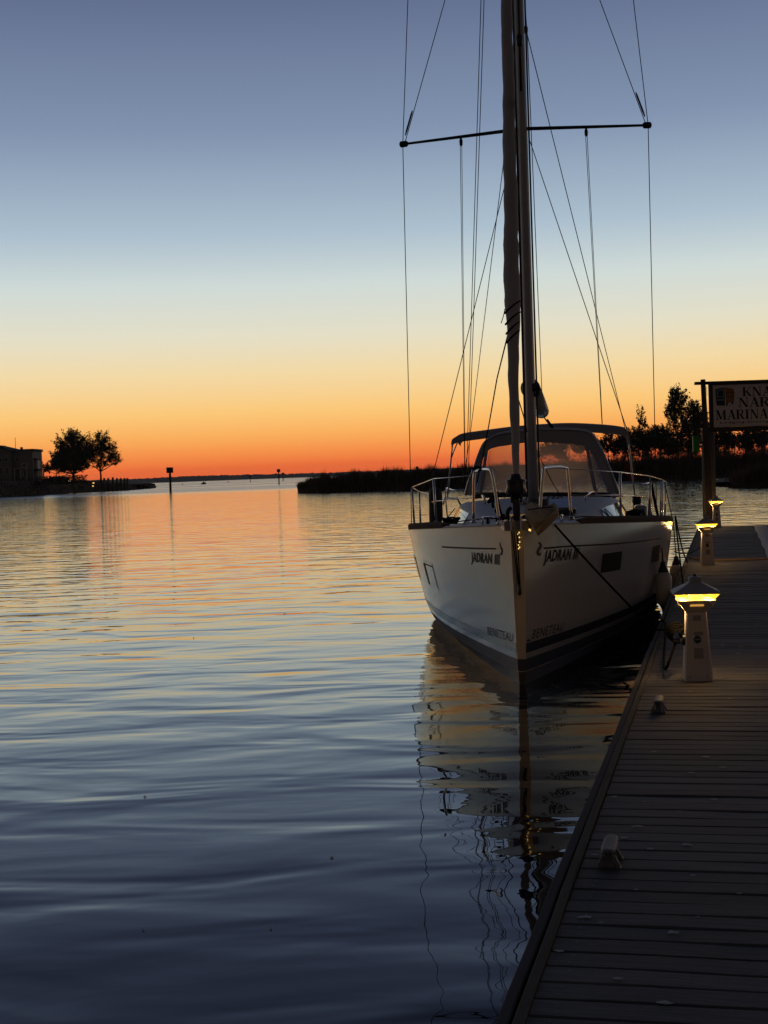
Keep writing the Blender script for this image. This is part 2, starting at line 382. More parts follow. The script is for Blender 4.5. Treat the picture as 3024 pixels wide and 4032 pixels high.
def blades(name, n, xsampler, ysampler, hfun, m, width=.05, lean=.25):
    X = xsampler(n); Y = ysampler(X); h = hfun(X) * rng.uniform(.66, 1.08, n) * (1 + .07 * np.sin(X * 1.3) + .06 * np.sin(X * 3.1 + 1) + .05 * np.sin(X * 7.7 + Y))
    tall = rng.uniform(0, 1, n) < .012; h = np.where(tall, h * 1.22, h)
    ang = rng.uniform(0, math.pi, n); dx = np.cos(ang) * width / 2; dy = np.sin(ang) * width / 2
    lx = rng.normal(0, lean, n); ly = rng.normal(0, lean, n)
    V = np.zeros((n, 5, 3))
    V[:, 0] = np.c_[X - dx, Y - dy, np.zeros(n) - .1]; V[:, 1] = np.c_[X + dx, Y + dy, np.zeros(n) - .1]
    V[:, 2] = np.c_[X + dx * .8 + lx * .4, Y + dy * .8 + ly * .4, h * .65]; V[:, 3] = np.c_[X - dx * .8 + lx * .4, Y - dy * .8 + ly * .4, h * .65]
    V[:, 4] = np.c_[X + lx, Y + ly, h]
    base = np.arange(n)[:, None] * 5
    q = [tuple(r) for r in (base + np.array([0, 1, 2, 3])).tolist()]; t = [tuple(r) for r in (base + np.array([3, 2, 4])).tolist()]
    b = MB(); b.v = [tuple(p) for p in V.reshape(-1, 3)]; b.f = q + t; b.sm = [False] * len(b.f)
    return struct(b.build(name, m), 'stuff')
blades('reeds', 42000, lambda n: rng.uniform(sx[0], sx[-1], n), lambda X: np.interp(X, sx, sy) + np.abs(rng.normal(0, 4.5, len(X))), reed_h, M['reed'], .07)
# small reed islet near the right edge
ip = atz(2935, 1916, 0); ih = 2.05
isl = MB()
rows = []
for off, hz in [(0, -.2), (.3, .35), (3, 1.1), (9, .9), (12, -.3)]:
    rows.append([(ip[0] - .6 + t * 14, ip[1] + off - t * 1.5, hz * (0.35 + .65 * min(1, t * 6)) if hz > 0 else hz) for t in np.linspace(0, 1, 24)])
isl.grid(rows, False); struct(isl.build('reed_islet', M['soil']))
blades('islet_reeds', 6000, lambda n: ip[0] - .5 + 14 * rng.uniform(0, 1, n) ** 1.0, lambda X: ip[1] - (X - ip[0]) * .1 + np.abs(rng.normal(0, 2.0, len(X))) + .1,
       lambda X: np.interp(X, [ip[0] - .5, ip[0] + 2.2, ip[0] + 14], [1.2, 2.0, 2.3]), M['reed'], .06)

# ------------------------------------------------------------------ trees
def tree_proto(name, h, lumps, trunk_r, ntwig, leaf, per, seed, label, cat='tree', group=None, fork_z=.25, spread=.2):
    """lumps: (dx, dy, z, rx, rz) ellipsoids in metres; twigs run outward through each and carry the leaves"""
    rg = np.random.default_rng(seed)
    root = thing(name, label, cat, group=group)
    tb = MB(); top = np.array([0, 0, h * fork_z])
    tb.tube([(0, 0, -.3), (.02 * h * .3, 0, h * fork_z * .5), tuple(top)], [trunk_r * 1.25, trunk_r, trunk_r * .85], 8)
    vol = np.array([l[3] ** 1.6 * l[4] ** .8 for l in lumps]); share = vol / vol.sum(); Ps = []
    for (dx, dy, z, rx, rz), sh in zip(lumps, share):
        c = np.array([dx, dy, z]); low = c - np.array([0, 0, rz * .45])
        mid = top + (low - top) * .5 + np.array([dx * .12, dy * .12, 0])
        tb.tube([tuple(top - [0, 0, .1]), tuple(mid), tuple(low), tuple(c + [0, 0, rz * .3])], [trunk_r * .6, trunk_r * .42, trunk_r * .26, trunk_r * .06], 6)
        for k in range(max(6, int(ntwig * sh))):
            d = rg.normal(0, 1, 3); d /= np.linalg.norm(d); d[2] += .12
            R_ = np.array([rx, rx, rz]) * (1 + .22 * math.sin(d[0] * 5 + seed) * math.cos(d[2] * 6 + d[1] * 4)) * rg.uniform(.72, 1.12)
            a0 = low + (c - low) * rg.uniform(0, 1) + d * R_ * rg.uniform(.12, .35); b0 = c + d * R_; b0[2] += .05 * rz
            if k % 3 == 0: tb.tube([tuple(a0), tuple((a0 + b0) / 2 + rg.normal(0, .06 * rx, 3)), tuple(b0)], [trunk_r * .11, trunk_r * .07, trunk_r * .03], 4)
            t = rg.uniform(.15, 1.04, (per, 1)) ** .8
            Ps.append(a0 + (b0 - a0) * t + rg.normal(0, 1, (per, 3)) * spread * (1.25 - .6 * t))
    tb.build('trunk', M['bark'], root)
    P = np.concatenate(Ps); n = len(P)
    a = rg.normal(0, 1, (n, 3)); a /= np.linalg.norm(a, axis=1)[:, None]
    b = np.cross(a, rg.normal(0, 1, (n, 3))); b /= np.linalg.norm(b, axis=1)[:, None]
    q = leaf * rg.uniform(.6, 1.5, (n, 1))
    V = np.stack([P - a * q, P + b * q * .45, P + a * q, P - b * q * .45], 1).reshape(-1, 3)
    mb = MB(); mb.v = [tuple(p) for p in V]; mb.f = [(4 * i, 4 * i + 1, 4 * i + 2, 4 * i + 3) for i in range(n)]; mb.sm = [False] * n
    mb.build('crown', M['leaf'], root)
    return root
tg = 'trees along the marsh bank'
def tree_at(px, py_base, Y):
    p = at(px, py_base, Y); return p
# prototypes
TREE_TALL = tree_proto('tree', 12.5, [(-.3, 0, 9.6, 1.9, 2.5), (.9, .4, 7.2, 1.5, 1.9), (-1.3, -.3, 6.6, 1.3, 1.4), (.3, 0, 11.0, 1.2, 1.5), (1.7, 0, 8.8, 1.0, 1.3)], .13, 230, .16, 28, 21, '', group=tg, fork_z=.36, spread=.17)
TREE_BUSHY = tree_proto('tree', 6.5, [(0, 0, 4.2, 2.1, 1.9), (-1.6, .4, 3.2, 1.5, 1.5), (1.7, -.3, 3.4, 1.4, 1.6), (.5, .3, 5.2, 1.2, 1.3), (-.9, 0, 1.7, 1.3, 1.0)], .09, 175, .15, 24, 22, '', group=tg, fork_z=.22, spread=.17)
TREE_TIP = tree_proto('tree', 9.5, [(0, 0, 8.0, .75, 1.7), (.6, 0, 6.6, .7, 1.1), (-.6, .2, 5.4, 1.1, 1.3), (.5, -.2, 3.6, 1.7, 1.6)], .09, 130, .15, 24, 23, '', group=tg, fork_z=.4, spread=.14)
TREE_LOW = tree_proto('tree', 5.0, [(0, 0, 3.0, 1.8, 1.6), (1.5, .3, 2.3, 1.3, 1.3), (-1.5, 0, 2.5, 1.2, 1.4), (.2, 0, 4.2, .7, .9)], .09, 130, .15, 22, 24, '', group=tg, fork_z=.25, spread=.16)
zb = 2.3
def put(proto, px, Y, scale, label, first=False):
    X = at(px, 1800, Y)[0]
    loc = (X, Y, zb)
    rz = random.uniform(0, 6.28)
    if first:
        proto.location = loc; proto.rotation_euler = (0, 0, rz); proto.scale = (scale,) * 3; proto['label'] = label; return proto
    return dup(proto, loc, rz, label, scale)
put(TREE_TALL, 2672, 240, 1.02, 'tallest slender tree of the marsh bank, left of the marina sign post', True)
put(TREE_TALL, 2738, 246, .86, 'tall tree half hidden behind the sign post, crown touching the tallest tree')
put(TREE_BUSHY, 2600, 236, 1.0, 'dense round tree between the tallest tree and the feathery thin tree', True)
put(TREE_TIP, 2528, 240, .98, 'thin tree with one feathery tip above the bushy trees', True)
put(TREE_BUSHY, 2530, 232, .86, 'bushy dark tree right under the feathery thin tree')
put(TREE_BUSHY, 2452, 236, .80, 'ragged tree showing just right of the bimini canopy end')
put(TREE_LOW, 2395, 240, 1.15, 'tree whose crown tops show over the right end of the bimini', True)
put(TREE_BUSHY, 2318, 238, .88, 'tree rising behind the right window of the spray hood')
put(TREE_BUSHY, 2240, 236, .93, 'round tree seen through the middle of the spray hood window')
put(TREE_LOW, 2165, 238, 1.0, 'left end tree of the wood seen through the spray hood window')
put(TREE_LOW, 2655, 232, .8, 'low tree at the foot of the tallest slender tree')
put(TREE_LOW, 2720, 234, .85, 'low tree just left of the foot of the sign post')
put(TREE_BUSHY, 2800, 236, .82, 'bushy tree just right of the sign post, under the sign board')
put(TREE_BUSHY, 2868, 238, .84, 'bushy tree under the left part of the sign lettering')
put(TREE_LOW, 2935, 236, 1.1, 'low tree under the middle of the visible sign lettering')
put(TREE_BUSHY, 3005, 238, .86, 'bushy tree at the right edge of the photo under the sign')
put(TREE_BUSHY, 2488, 243, 1.0, 'dark bushy tree filling the gap left of the feathery thin tree')
put(TREE_BUSHY, 2566, 244, 1.02, 'dark bushy tree filling the gap right of the feathery thin tree')
put(TREE_BUSHY, 2632, 246, 1.04, 'dark bushy tree tucked behind the trunk of the tallest tree')
put(TREE_BUSHY, 2708, 238, 1.05, 'dark bushy tree between the tallest tree and the tree half hidden by the post')
put(TREE_TALL, 2772, 249, .70, 'slim tree showing in the gap beside the sign post')
put(TREE_BUSHY, 2840, 245, .95, 'bushy tree behind the lower left corner of the sign board')
put(TREE_BUSHY, 2970, 244, .95, 'bushy tree behind the middle of the visible sign board')
put(TREE_BUSHY, 3080, 238, .9, 'bushy tree past the right edge, next beyond the sign board')
# undergrowth between the trunks
def thicket(name, n, px0, px1, Y, zlo, zhi, m, leaf, seed):
    rg = np.random.default_rng(seed)
    xa, xb = at(px0, 1800, Y)[0], at(px1, 1800, Y)[0]
    P = np.c_[rg.uniform(xa, xb, n), Y + rg.normal(0, 3, n), zlo + (zhi - zlo) * rg.uniform(0, 1, n) ** 1.7]
    a = rg.normal(0, 1, (n, 3)); a /= np.linalg.norm(a, axis=1)[:, None]
    b = np.cross(a, rg.normal(0, 1, (n, 3))); b /= np.linalg.norm(b, axis=1)[:, None]
    s = leaf * rg.uniform(.6, 1.4, (n, 1))
    V = np.stack([P - a * s, P + b * s * .5, P + a * s, P - b * s * .5], 1).reshape(-1, 3)
    mb = MB(); mb.v = [tuple(p) for p in V]; mb.f = [(4 * i, 4 * i + 1, 4 * i + 2, 4 * i + 3) for i in range(n)]; mb.sm = [False] * n
    return struct(mb.build(name, m), 'stuff')
thicket('undergrowth', 2600, 2130, 3140, 234, 2.0, 4.0, M['leaf'], .2, 5)

# ------------------------------------------------------------------ left shore with house, trees, pilings
lsp = [(-400, 1978, 300), (0, 1958, 320), (120, 1951, 345), (240, 1945, 388), (340, 1941, 392), (440, 1936, 405), (505, 1932, 425), (560, 1923, 520), (586, 1919, 640)]
ltop = [1902, 1892, 1890, 1892, 1889, 1897, 1905, 1909, 1917]
fr, tp, tp2, bk = [], [], [], []
xs = np.linspace(-400, 586, 90)
for x in xs:
    Y = np.interp(x, [q[0] for q in lsp], [q[2] for q in lsp]); yy = np.interp(x, [q[0] for q in lsp], ltop)
    p = at(x, 1900, Y); z = max(.5, at(x, yy, Y)[2] - .25); X = p[0]
    fr.append((X, Y, -.6)); tp.append((X, Y + 2.0, z * .93 + rng.normal() * .08)); tp2.append((X, Y + 14, z)); bk.append((X * 1.05, Y + 70, -.6 if x > 520 else z))
lb = MB(); lb.grid([fr, tp, tp2, bk], False); struct(lb.build('left_shore_bank', M['soil']))
# riprap stones on the seawall face
st = MB()
ico = [(0, 0, 1), (.89, 0, .45), (.28, .85, .45), (-.72, .53, .45), (-.72, -.53, .45), (.28, -.85, .45), (.72, .53, -.45), (-.28, .85, -.45), (-.89, 0, -.45), (-.28, -.85, -.45), (.72, -.53, -.45), (0, 0, -1)]
icof = [(0, 1, 2), (0, 2, 3), (0, 3, 4), (0, 4, 5), (0, 5, 1), (1, 6, 2), (2, 7, 3), (3, 8, 4), (4, 9, 5), (5, 10, 1), (6, 7, 2), (7, 8, 3), (8, 9, 4), (9, 10, 5), (10, 6, 1), (11, 7, 6), (11, 8, 7), (11, 9, 8), (11, 10, 9), (11, 6, 10)]
for _ in range(1500):
    x = rng.uniform(-380, 570); t = rng.uniform(0, 1)
    i = np.interp(x, xs, np.arange(len(xs))); k = int(i)
    a, b = np.array(fr[k]), np.array(tp[k]); c = a + (b - a) * t; c[2] = max(c[2], -.1)
    r = rng.uniform(.25, .6) * np.array([1.1, .9, .75])
    st.add([tuple(c + np.array(q) * r * rng.uniform(.8, 1.15)) for q in ico], icof)
struct(st.build('riprap', M['stone']), 'stuff')
thicket('shore_shrubs', 5000, -60, 330, 352, 2.6, 4.6, M['leaf'], .22, 8)

LT = 'trees on the left point'
ta = tree_proto('tree', 14.3, [(0, 0, 9.0, 4.9, 4.9), (-3.0, .5, 7.2, 3.5, 3.6), (3.2, -.4, 7.6, 3.6, 4.0), (0, 0, 4.4, 4.2, 2.6), (.6, .3, 12.0, 2.8, 2.4), (-3.8, 0, 4.2, 2.6, 2.2), (3.0, 0, 4.2, 2.4, 2.0)], .42, 640, .23, 34, 41, 'broad dark tree, biggest of the trees on the left point', group=LT, fork_z=.14, spread=.30)
Y = 402; p = at(290, 1893, Y); ta.location = (p[0], Y, p[2])
tb_ = tree_proto('tree', 13.5, [(-1.0, 0, 9.6, 4.0, 4.0), (2.4, .3, 8.2, 3.1, 3.2), (-3.0, -.3, 7.6, 2.8, 3.2), (.3, .2, 5.4, 2.9, 2.0), (3.9, 0, 6.0, 2.4, 2.2), (.8, 0, 12.2, 2.2, 2.0)], .26, 400, .21, 28, 42, 'rounded tree with open branches at the right end of the left point', group=LT, fork_z=.2, spread=.28)
Y = 404; p = at(397, 1893, Y); tb_.location = (p[0], Y, p[2])
tc_ = tree_proto('tree', 8, [(0.5, 0, 5.0, 2.6, 2.4), (-2.2, 0, 3.6, 2.2, 1.5), (2.4, .2, 4.8, 2.4, 2.6), (1.0, 0, 6.8, 1.5, 1.4)], .16, 210, .2, 34, 43, 'small low tree left of the broad dark tree, next to the house', group=LT, fork_z=.25, spread=.24)
Y = 396; p = at(222, 1893, Y); tc_.location = (p[0], Y, p[2])
# house
YH = 350
def hx_(px): return at(px, 1830, YH)[0]
def hz_(py, px=60): return at(px, py, YH)[2]
gz = hz_(1892)
house = thing('house', 'dark shingled waterfront house at the left edge with flat roofed wing and porch', 'house', (hx_(132), YH, 0))
ox = hx_(132)
w = MB()
x0 = hx_(-160) - ox
w.box((x0, 0, gz - 1), (hx_(82) - ox, 11, hz_(1776)))
w.build('main_wall', M['shingle'], house)
w = MB(); w.box((hx_(80) - ox, -.8, gz - 1), (0, 9, hz_(1773))); w.build('wing_wall', M['shingle'], house)
rf = MB(); z0 = hz_(1777)
rf.add([(x0 - .4, -.5, z0), (hx_(80) - ox, -.5, z0), (hx_(80) - ox, 11.5, z0), (x0 - .4, 11.5, z0), (x0 + 4, 5, hz_(1735)), (hx_(6) - ox, 5, hz_(1753))], [(0, 1, 5, 4), (1, 2, 5), (2, 3, 4, 5), (3, 0, 4)])
rf.build('roof', M['roof'], house)
rf = MB(); rf.box((hx_(78) - ox, -1.2, hz_(1773) + .003), (.35, 9.3, hz_(1770))); rf.box((.02, -1.0, hz_(1780)), (.3, 9.2, hz_(1774)))
rf.build('flat_roof', M['roof'], house)
# side bay and porch to the right
by = MB(); by.box((.003, 1, gz - .5), (.75, 4, hz_(1812))); by.build('bay_wall', M['trim'], house)
br = MB(); br.add([(-.0, .4, hz_(1806)), (.0, 4.6, hz_(1806)), (1.1, 4.6, hz_(1813)), (1.1, .4, hz_(1813)), (0, .4, hz_(1814)), (0, 4.6, hz_(1814))], [(0, 1, 2, 3), (0, 3, 4), (1, 5, 2), (4, 3, 2, 5)])
br.build('bay_roof', M['roof'], house)
pr_ = MB(); pr_.add([(0.76, -.5, hz_(1848)), (.76, 4.6, hz_(1848)), (1.75, 4.6, hz_(1855)), (1.75, -.5, hz_(1855)), (.003, -.5, hz_(1855.5)), (.003, 4.6, hz_(1855.5))], [(0, 1, 2, 3), (0, 3, 4), (1, 5, 2), (4, 3, 2, 5)]); pr_.build('porch_roof', M['roof'], house)
for yy in (-.3, 4.2):
    c = MB(); c.box((1.2, yy, gz - .5), (1.5, yy + .3, hz_(1856))); c.build('porch_column', M['trim'], house)
for (xa, xb, ya, yb, kind) in [(88, 110, 1826, 1843, 'upper'), (92, 107, 1852, 1876, 'door')]:
    f = MB(); f.box((hx_(xa) - ox - .1, -.9, hz_(yb)), (hx_(xb) - ox + .1, -.803, hz_(ya) + .1)); fo = f.build('window_frame' if kind == 'upper' else 'door_frame', M['trim'], house)
    g = MB(); g.box((hx_(xa) - ox + .22, -.94, hz_(yb) + (.2 if kind == 'upper' else .02)), (hx_(xb) - ox - .22, -.902, hz_(ya) - .15)); g.build('pane' if kind == 'upper' else 'door', M['pane'], fo)
for xa in ():
    f = MB(); f.box((hx_(xa) - ox, -.08, hz_(1876)), (hx_(xa + 22) - ox, -.003, hz_(1853))); fo = f.build('window_frame', M['trim'], house)
    fo.data.materials[0] = M['shingle']
    g = MB(); g.box((hx_(xa) - ox + .15, -.12, hz_(1876) + .15), (hx_(xa + 22) - ox - .15, -.082, hz_(1853) - .15)); g.build('pane', M['pane'], fo)
gx = lambda px_: hx_(px_) - ox
g_ = MB()      # street-side gable standing proud of the main wall, its roof stepping down to the right
g_.frustum([[(gx(-40), -1.6, gz - 1), (gx(52), -1.6, gz - 1), (gx(52), -1.6, hz_(1779)), (gx(10), -1.6, hz_(1760)), (gx(-40), -1.6, hz_(1782))], [(gx(-40), 3, gz - 1), (gx(52), 3, gz - 1), (gx(52), 3, hz_(1779)), (gx(10), 3, hz_(1760)), (gx(-40), 3, hz_(1782))]]); g_.build('gable_wall', M['shingle'], house)
g_ = MB()
for (xa, ya, xb, yb) in ((8, 1757, 58, 1780), (12, 1757, -48, 1783)):
    g_.add([(gx(xa), -2.1, hz_(ya)), (gx(xb), -2.1, hz_(yb)), (gx(xb), 3.4, hz_(yb)), (gx(xa), 3.4, hz_(ya)), (gx(xa), -2.1, hz_(ya) + .3), (gx(xb), -2.1, hz_(yb) + .3), (gx(xb), 3.4, hz_(yb) + .3), (gx(xa), 3.4, hz_(ya) + .3)], [(0, 1, 2, 3), (4, 7, 6, 5), (0, 4, 5, 1), (1, 5, 6, 2), (2, 6, 7, 3), (3, 7, 4, 0)])
g_.build('gable_roof', M['roof'], house)
for xa, ya, yb in ((2, 1800, 1818), (26, 1800, 1818), (2, 1838, 1866), (26, 1838, 1866), (62, 1800, 1818)):
    yf_ = -1.6 if xa < 50 else -.003
    f = MB(); f.box((gx(xa), yf_ - .10, hz_(yb)), (gx(xa + 14), yf_ - .003, hz_(ya))); fo = f.build('window_frame', M['trim'], house)
    g = MB(); g.box((gx(xa) + .12, yf_ - .14, hz_(yb) + .12), (gx(xa + 14) - .12, yf_ - .103, hz_(ya) - .12)); g.build('pane', M['pane'], fo)
f = MB(); f.box((gx(60), -2.2, hz_(1847)), (gx(112), -.82, hz_(1844))); f.build('porch_canopy', M['trim'], house)
for xa in (62, 86, 110):
    f = MB(); f.box((gx(xa), -2.15, gz - .8), (gx(xa) + .22, -1.93, hz_(1847))); f.build('porch_column', M['trim'], house)
f = MB(); f.box((gx(70), 3, hz_(1776)), (gx(76), 4.2, hz_(1760))); f.build('chimney', M['stone'], house)
fp = MB(); Yp = 356; a = at(62.5, 1790, Yp); b = at(61, 1727, Yp)
fp.tube([(0, 0, 0), (0, 0, b[2] - a[2] )], [.08, .05], 6); fp.lathe([(.001, 0), (.12, .05), (.12, .15), (.001, .2)], 8, (0, 0, b[2] - a[2]))
tag(fp.build('flagpole', M['trim'], None, tuple(a)), 'bare thin flagpole standing up over the roof of the house', 'flagpole')
sh = MB(); Ys = 392; q = at(198, 1884, Ys); sw = 1.4
sh.box((-3, 0, -1), (3, 4, .25)); sh.add([(-3.3, -.3, .25), (3.3, -.3, .25), (3.3, 4.3, .25), (-3.3, 4.3, .25), (-1, 2, .95), (1, 2, .95)], [(0, 1, 5, 4), (1, 2, 5), (2, 3, 4, 5), (3, 0, 4)])
q2 = at(218, 1889, Ys); tag(sh.build('shed', M['roof'], None, tuple(q2)), 'low shed with hipped roof below the small low tree', 'shed')
# pilings along the left point
pgroup = 'pilings along the left point'
plist = [410, 426, 444, 460, 476, 490, 501]
names = ['first piling from the big trees on the left point', 'second piling from the big trees on the left point', 'third piling from the big trees on the left point', 'middle piling of the row of seven on the left point',
         'third piling from the tip of the left point', 'second piling from the tip of the left point', 'last piling near the tip of the left point']
proto = None
for k, x in enumerate(plist):
    Yk = 398 + k * 3.2; p = at(x, 1882 - (3 if k == 2 else 0), Yk)
    if proto is None:
        b = MB(); b.tube([(0, 0, -4.5), (0, 0, -.15), (0, 0, 0)], [.33, .31, .2], 10); proto = b.build('piling', M['pile'], None, tuple(p)); tag(proto, names[0], 'piling', pgroup)
    else:
        o = proto.copy(); COL.objects.link(o); o.location = p; o['label'] = names[k]; o.scale = (1, 1, 1)
b = MB(); p = at(513, 1920, 418); b.tube([(0, 0, -1.5), (.05, 0, 1.0)], [.25, .22], 8); tag(b.build('piling', M['pile'], None, (p[0], 418, 0)), 'short broken pile stub in the water off the left point', 'piling')
def shore_lamp(px, py, Y, m, label, r=.16):
    p = at(px, py, Y); t = thing('shore_lamp', label, 'lamp', (p[0], Y, p[2] - 1.0))
    b = MB(); b.tube([(0, 0, -.5), (0, 0, .85)], .05, 6); b.build('post', M['black'], t)
    b = MB(); b.lathe([(r * .5, .85), (r, .95), (r, 1.1), (r * .4, 1.2)], 10); b.build('lantern', m, t)
shore_lamp(274, 1895, 388, M['shore_white'], 'bright white lamp glowing at the foot of the broad dark tree', .3)
shore_lamp(261, 1896, 388, M['shore_white'], 'dim small white lamp just left of the bright one on the point', .17)
shore_lamp(368, 1902, 390, M['shore_amber'], 'upper yellow lamp on the seawall below the rounded tree', .3)
shore_lamp(366, 1914, 389, M['shore_amber'], 'lower yellow lamp on the seawall below the rounded tree', .24)

# ------------------------------------------------------------------ channel markers and far floats
def marker(px, base_y, top_y, bw, bh, label, Y=None, box=False):
    if Y is None: p = atz(px, base_y, 0); Y = p[1]
    else: p = at(px, base_y, Y)
    k = Y / F_PX; H_ = at(px, top_y, Y)[2] - p[2]
    t = thing('channel_marker', label, 'marker', (p[0], Y, p[2]))
    b = MB(); rad_ = max(.12, 4.2 * k * (bw / 24)); b.tube([(0, 0, -2), (0, 0, H_ - .1)], [rad_ * 1.1, rad_], 10); b.build('pile', M['pile'], t)
    W = bw * k / 2; Hh = bh * k
    for s, nm in ((-1, 'dayboard'), (1, 'dayboard')):
        b = MB(); b.box((-W, s * rad_ * 1.3 - .04, H_ - Hh), (W, s * rad_ * 1.3 + .04, H_)); b.build(nm, M['dark_paint'], t)
    b = MB(); b.box((-W * .94, -rad_ * 1.2, H_ - Hh * .96), (W * .94, rad_ * 1.2, H_ - .02)); b.build('board_backing', M['frame_wood'], t)
    return t
marker(672, 1938, 1840, 25, 22, 'nearest channel marker, a thick pile with square dayboard left of the marsh')
marker(1099, 1906, 1847, 13, 12, 'channel marker just left of the marsh end')
marker(1115, 1894, 1861, 9, 8, 'small distant channel marker right beside the one near the marsh end', 900)
marker(986, 1890, 1871, 6, 9, 'distant slim channel marker against the far wooded shore', 900)
marker(1643, 1872, 1837, 11, 9, 'channel marker whose dayboard shows above the marsh reeds', 330)
def far_boat(px, py, Y, s, label):
    p = at(px, py, Y); t = thing('workboat', label, 'boat', (p[0], Y, 0))
    b = MB(); L_ = 1.1 * s
    rows = [[(-L_, -.35 * s, .7 * s), (-L_, .35 * s, .7 * s)], [(-L_ * .9, -.3 * s, -.1), (-L_ * .9, .3 * s, -.1)]]
    b.frustum([[(-L_ * .9, -.3 * s, -.1), (L_ * .8, -.2 * s, -.1), (L_ * .8, .2 * s, -.1), (-L_ * .9, .3 * s, -.1)], [(-L_, -.35 * s, .55 * s), (L_, -.02, .75 * s), (L_, .02, .75 * s), (-L_, .35 * s, .55 * s)]])
    b.build('hull', M['dark_paint'], t)
    c = MB(); c.frustum([[(-.4 * s, -.2 * s, .55 * s), (.35 * s, -.2 * s, .6 * s), (.35 * s, .2 * s, .6 * s), (-.4 * s, .2 * s, .55 * s)], [(-.35 * s, -.18 * s, 1.15 * s), (.2 * s, -.18 * s, 1.15 * s), (.2 * s, .18 * s, 1.15 * s), (-.35 * s, .18 * s, 1.15 * s)]]); c.build('cabin', M['dark_paint'], t)
far_boat(802, 1896, 760, 1.25, 'tiny dark workboat out on the bay between the two channel markers')
def buoy(px, base_y, r, h, label):
    p = atz(px, base_y, 0); b = MB(); b.lathe([(r * .6, -.4), (r, 0), (r, h * .4), (r * .35, h * .6), (r * .35, h * .95), (.01, h)], 10)
    tag(b.build('buoy', M['dark_paint'], None, tuple(p)), label, 'buoy')
buoy(898, 1900, .45, 1.0, 'small dark can buoy between the tiny workboat and the marsh')
buoy(719, 1909, .3, .8, 'small dark buoy just right of the nearest channel marker')

# ------------------------------------------------------------------ dock
DA = math.atan(.241)                      # the dock runs away to the right of the view
DZ = .5
dock_o = np.array([.241 * 3.0 - .73, 3.0, 0])
ux = np.array([math.cos(DA), -math.sin(DA), 0]); uv = np.array([math.sin(DA), math.cos(DA), 0])
def dk(P):      # world -> dock coords
    d = np.asarray(P) - dock_o; return d @ ux, d @ uv
dock = thing('dock', 'long weathered plank dock with edge rails along the right side', 'dock', dock_o, -DA)
LEN = 34.3; WID = 2.5; step = .146
plank_meshes = []
def plank_mesh(i):
    b = MB(); n = 8; hw = .0685; xs_ = np.linspace(0, 1, n); wob = rng.normal(0, .0012, (n, 2)); cup = rng.normal(0, .0016, n); drop = rng.normal(0, .0016)
    x_a = .085; x_b = WID - .085
    rings = []
    for k, t in enumerate(xs_):
        x = x_a + (x_b - x_a) * t; z = DZ + cup[k] + drop; y0 = -hw + wob[k, 0]; y1 = hw + wob[k, 1]
        rings.append([(x, y0, z - .036), (x, y0, z - .006), (x, y0 + .006, z), (x, y1 - .006, z), (x, y1, z - .006), (x, y1, z - .036)])
    b.frustum(rings)
    me = bpy.data.meshes.new('board'); me.from_pydata(b.v, [], b.f); me.materials.append(M['plank']); me.update(); return me
plank_meshes = [plank_mesh(i) for i in range(14)]
nb = int(LEN / step)
for i in range(nb):
    o = bpy.data.objects.new('board', plank_meshes[i % 14 if i % 3 else random.randrange(14)]); COL.objects.link(o); o.parent = dock
    o.location = (0, .2 + i * step, 0)
    if random.random() < .5: o.rotation_euler = (0, 0, random.uniform(-.0006, .0006))
# frame beams and floats below
fb = MB()
for x in (.10, .85, 1.6, WID - .14): fb.box((x, .1, .24), (x + .04, LEN, .462))
fb.build('frame_beam', M['frame_wood'], dock)
for k in range(6):
    b = MB(); b.box((.15, .6 + k * 5.8, -.25), (WID - .15, .6 + k * 5.8 + 4.6, .235), .03); b.build('float', M['black'], dock)
jn = [.1, 4.62, 10.4, 16.2, 22.0, 28, LEN]      # joints of the rails
def rail_strip(x0, x1, z0, z1, name, m, lift=0, jitter=.004):
    for a_, b_ in zip(jn[:-1], jn[1:]):
        n = 14; rings = []; ph = random.uniform(0, 6)
        for t in np.linspace(0, 1, n):
            y = a_ + .004 + (b_ - a_ - .008) * t; w_ = jitter * math.sin(ph + t * 5) + rng.normal() * .0008
            rings.append([(x0 + w_, y, z0), (x0 + w_, y, z1 - .005), (x0 + .005 + w_, y, z1), (x1 - .005 + w_, y, z1), (x1 + w_, y, z1 - .005), (x1 + w_, y, z0)])
        r = MB(); r.frustum(rings); r.build(name, m, dock)
rail_strip(0.0, .038, .18, DZ + .012, 'rub_rail', M['rail_dark'])
rail_strip(.045, .080, .22, DZ + .014, 'edge_rail', M['rail'], jitter=.003)
rail_strip(WID - .08, WID - .042, .2, DZ + .012, 'edge_rail', M['rail'])
rail_strip(WID - .036, WID, .18, DZ + .012, 'rub_rail', M['rail_dark'])
b = MB()
for i in range(nb):                           # screw heads along the boards
    for x in (.16, .88, 1.63):
        for s in (-.035, .035):
            if random.random() < .85:
                xx = x + random.uniform(-.008, .008); yy = .2 + i * step + s
                b.add([(xx - .005, yy - .005, DZ + .0025), (xx + .005, yy - .005, DZ + .0025), (xx + .005, yy + .005, DZ + .0025), (xx - .005, yy + .005, DZ + .0025)], [(0, 1, 2, 3)])
struct(b.build('screw_heads', M['galv'], dock), 'stuff')
# pale droppings and scraps on the planks
b = MB()
for _ in range(70):
    x = random.uniform(.1, 1.6); y = 1.0 + 11 * random.random() ** 1.6; r = random.uniform(.006, .02); n = 9
    c = [(x + r * random.uniform(.5, 1.3) * math.cos(t) * 1.5, y + r * random.uniform(.5, 1.2) * math.sin(t), DZ + .006) for t in np.linspace(0, 2 * math.pi, n, endpoint=False)]
    b.add([(x, y, DZ + .0075)] + c, [(0, 1 + k, 1 + (k + 1) % n) for k in range(n)])
struct(b.build('dock_scraps', M['leafdry'], dock), 'stuff')
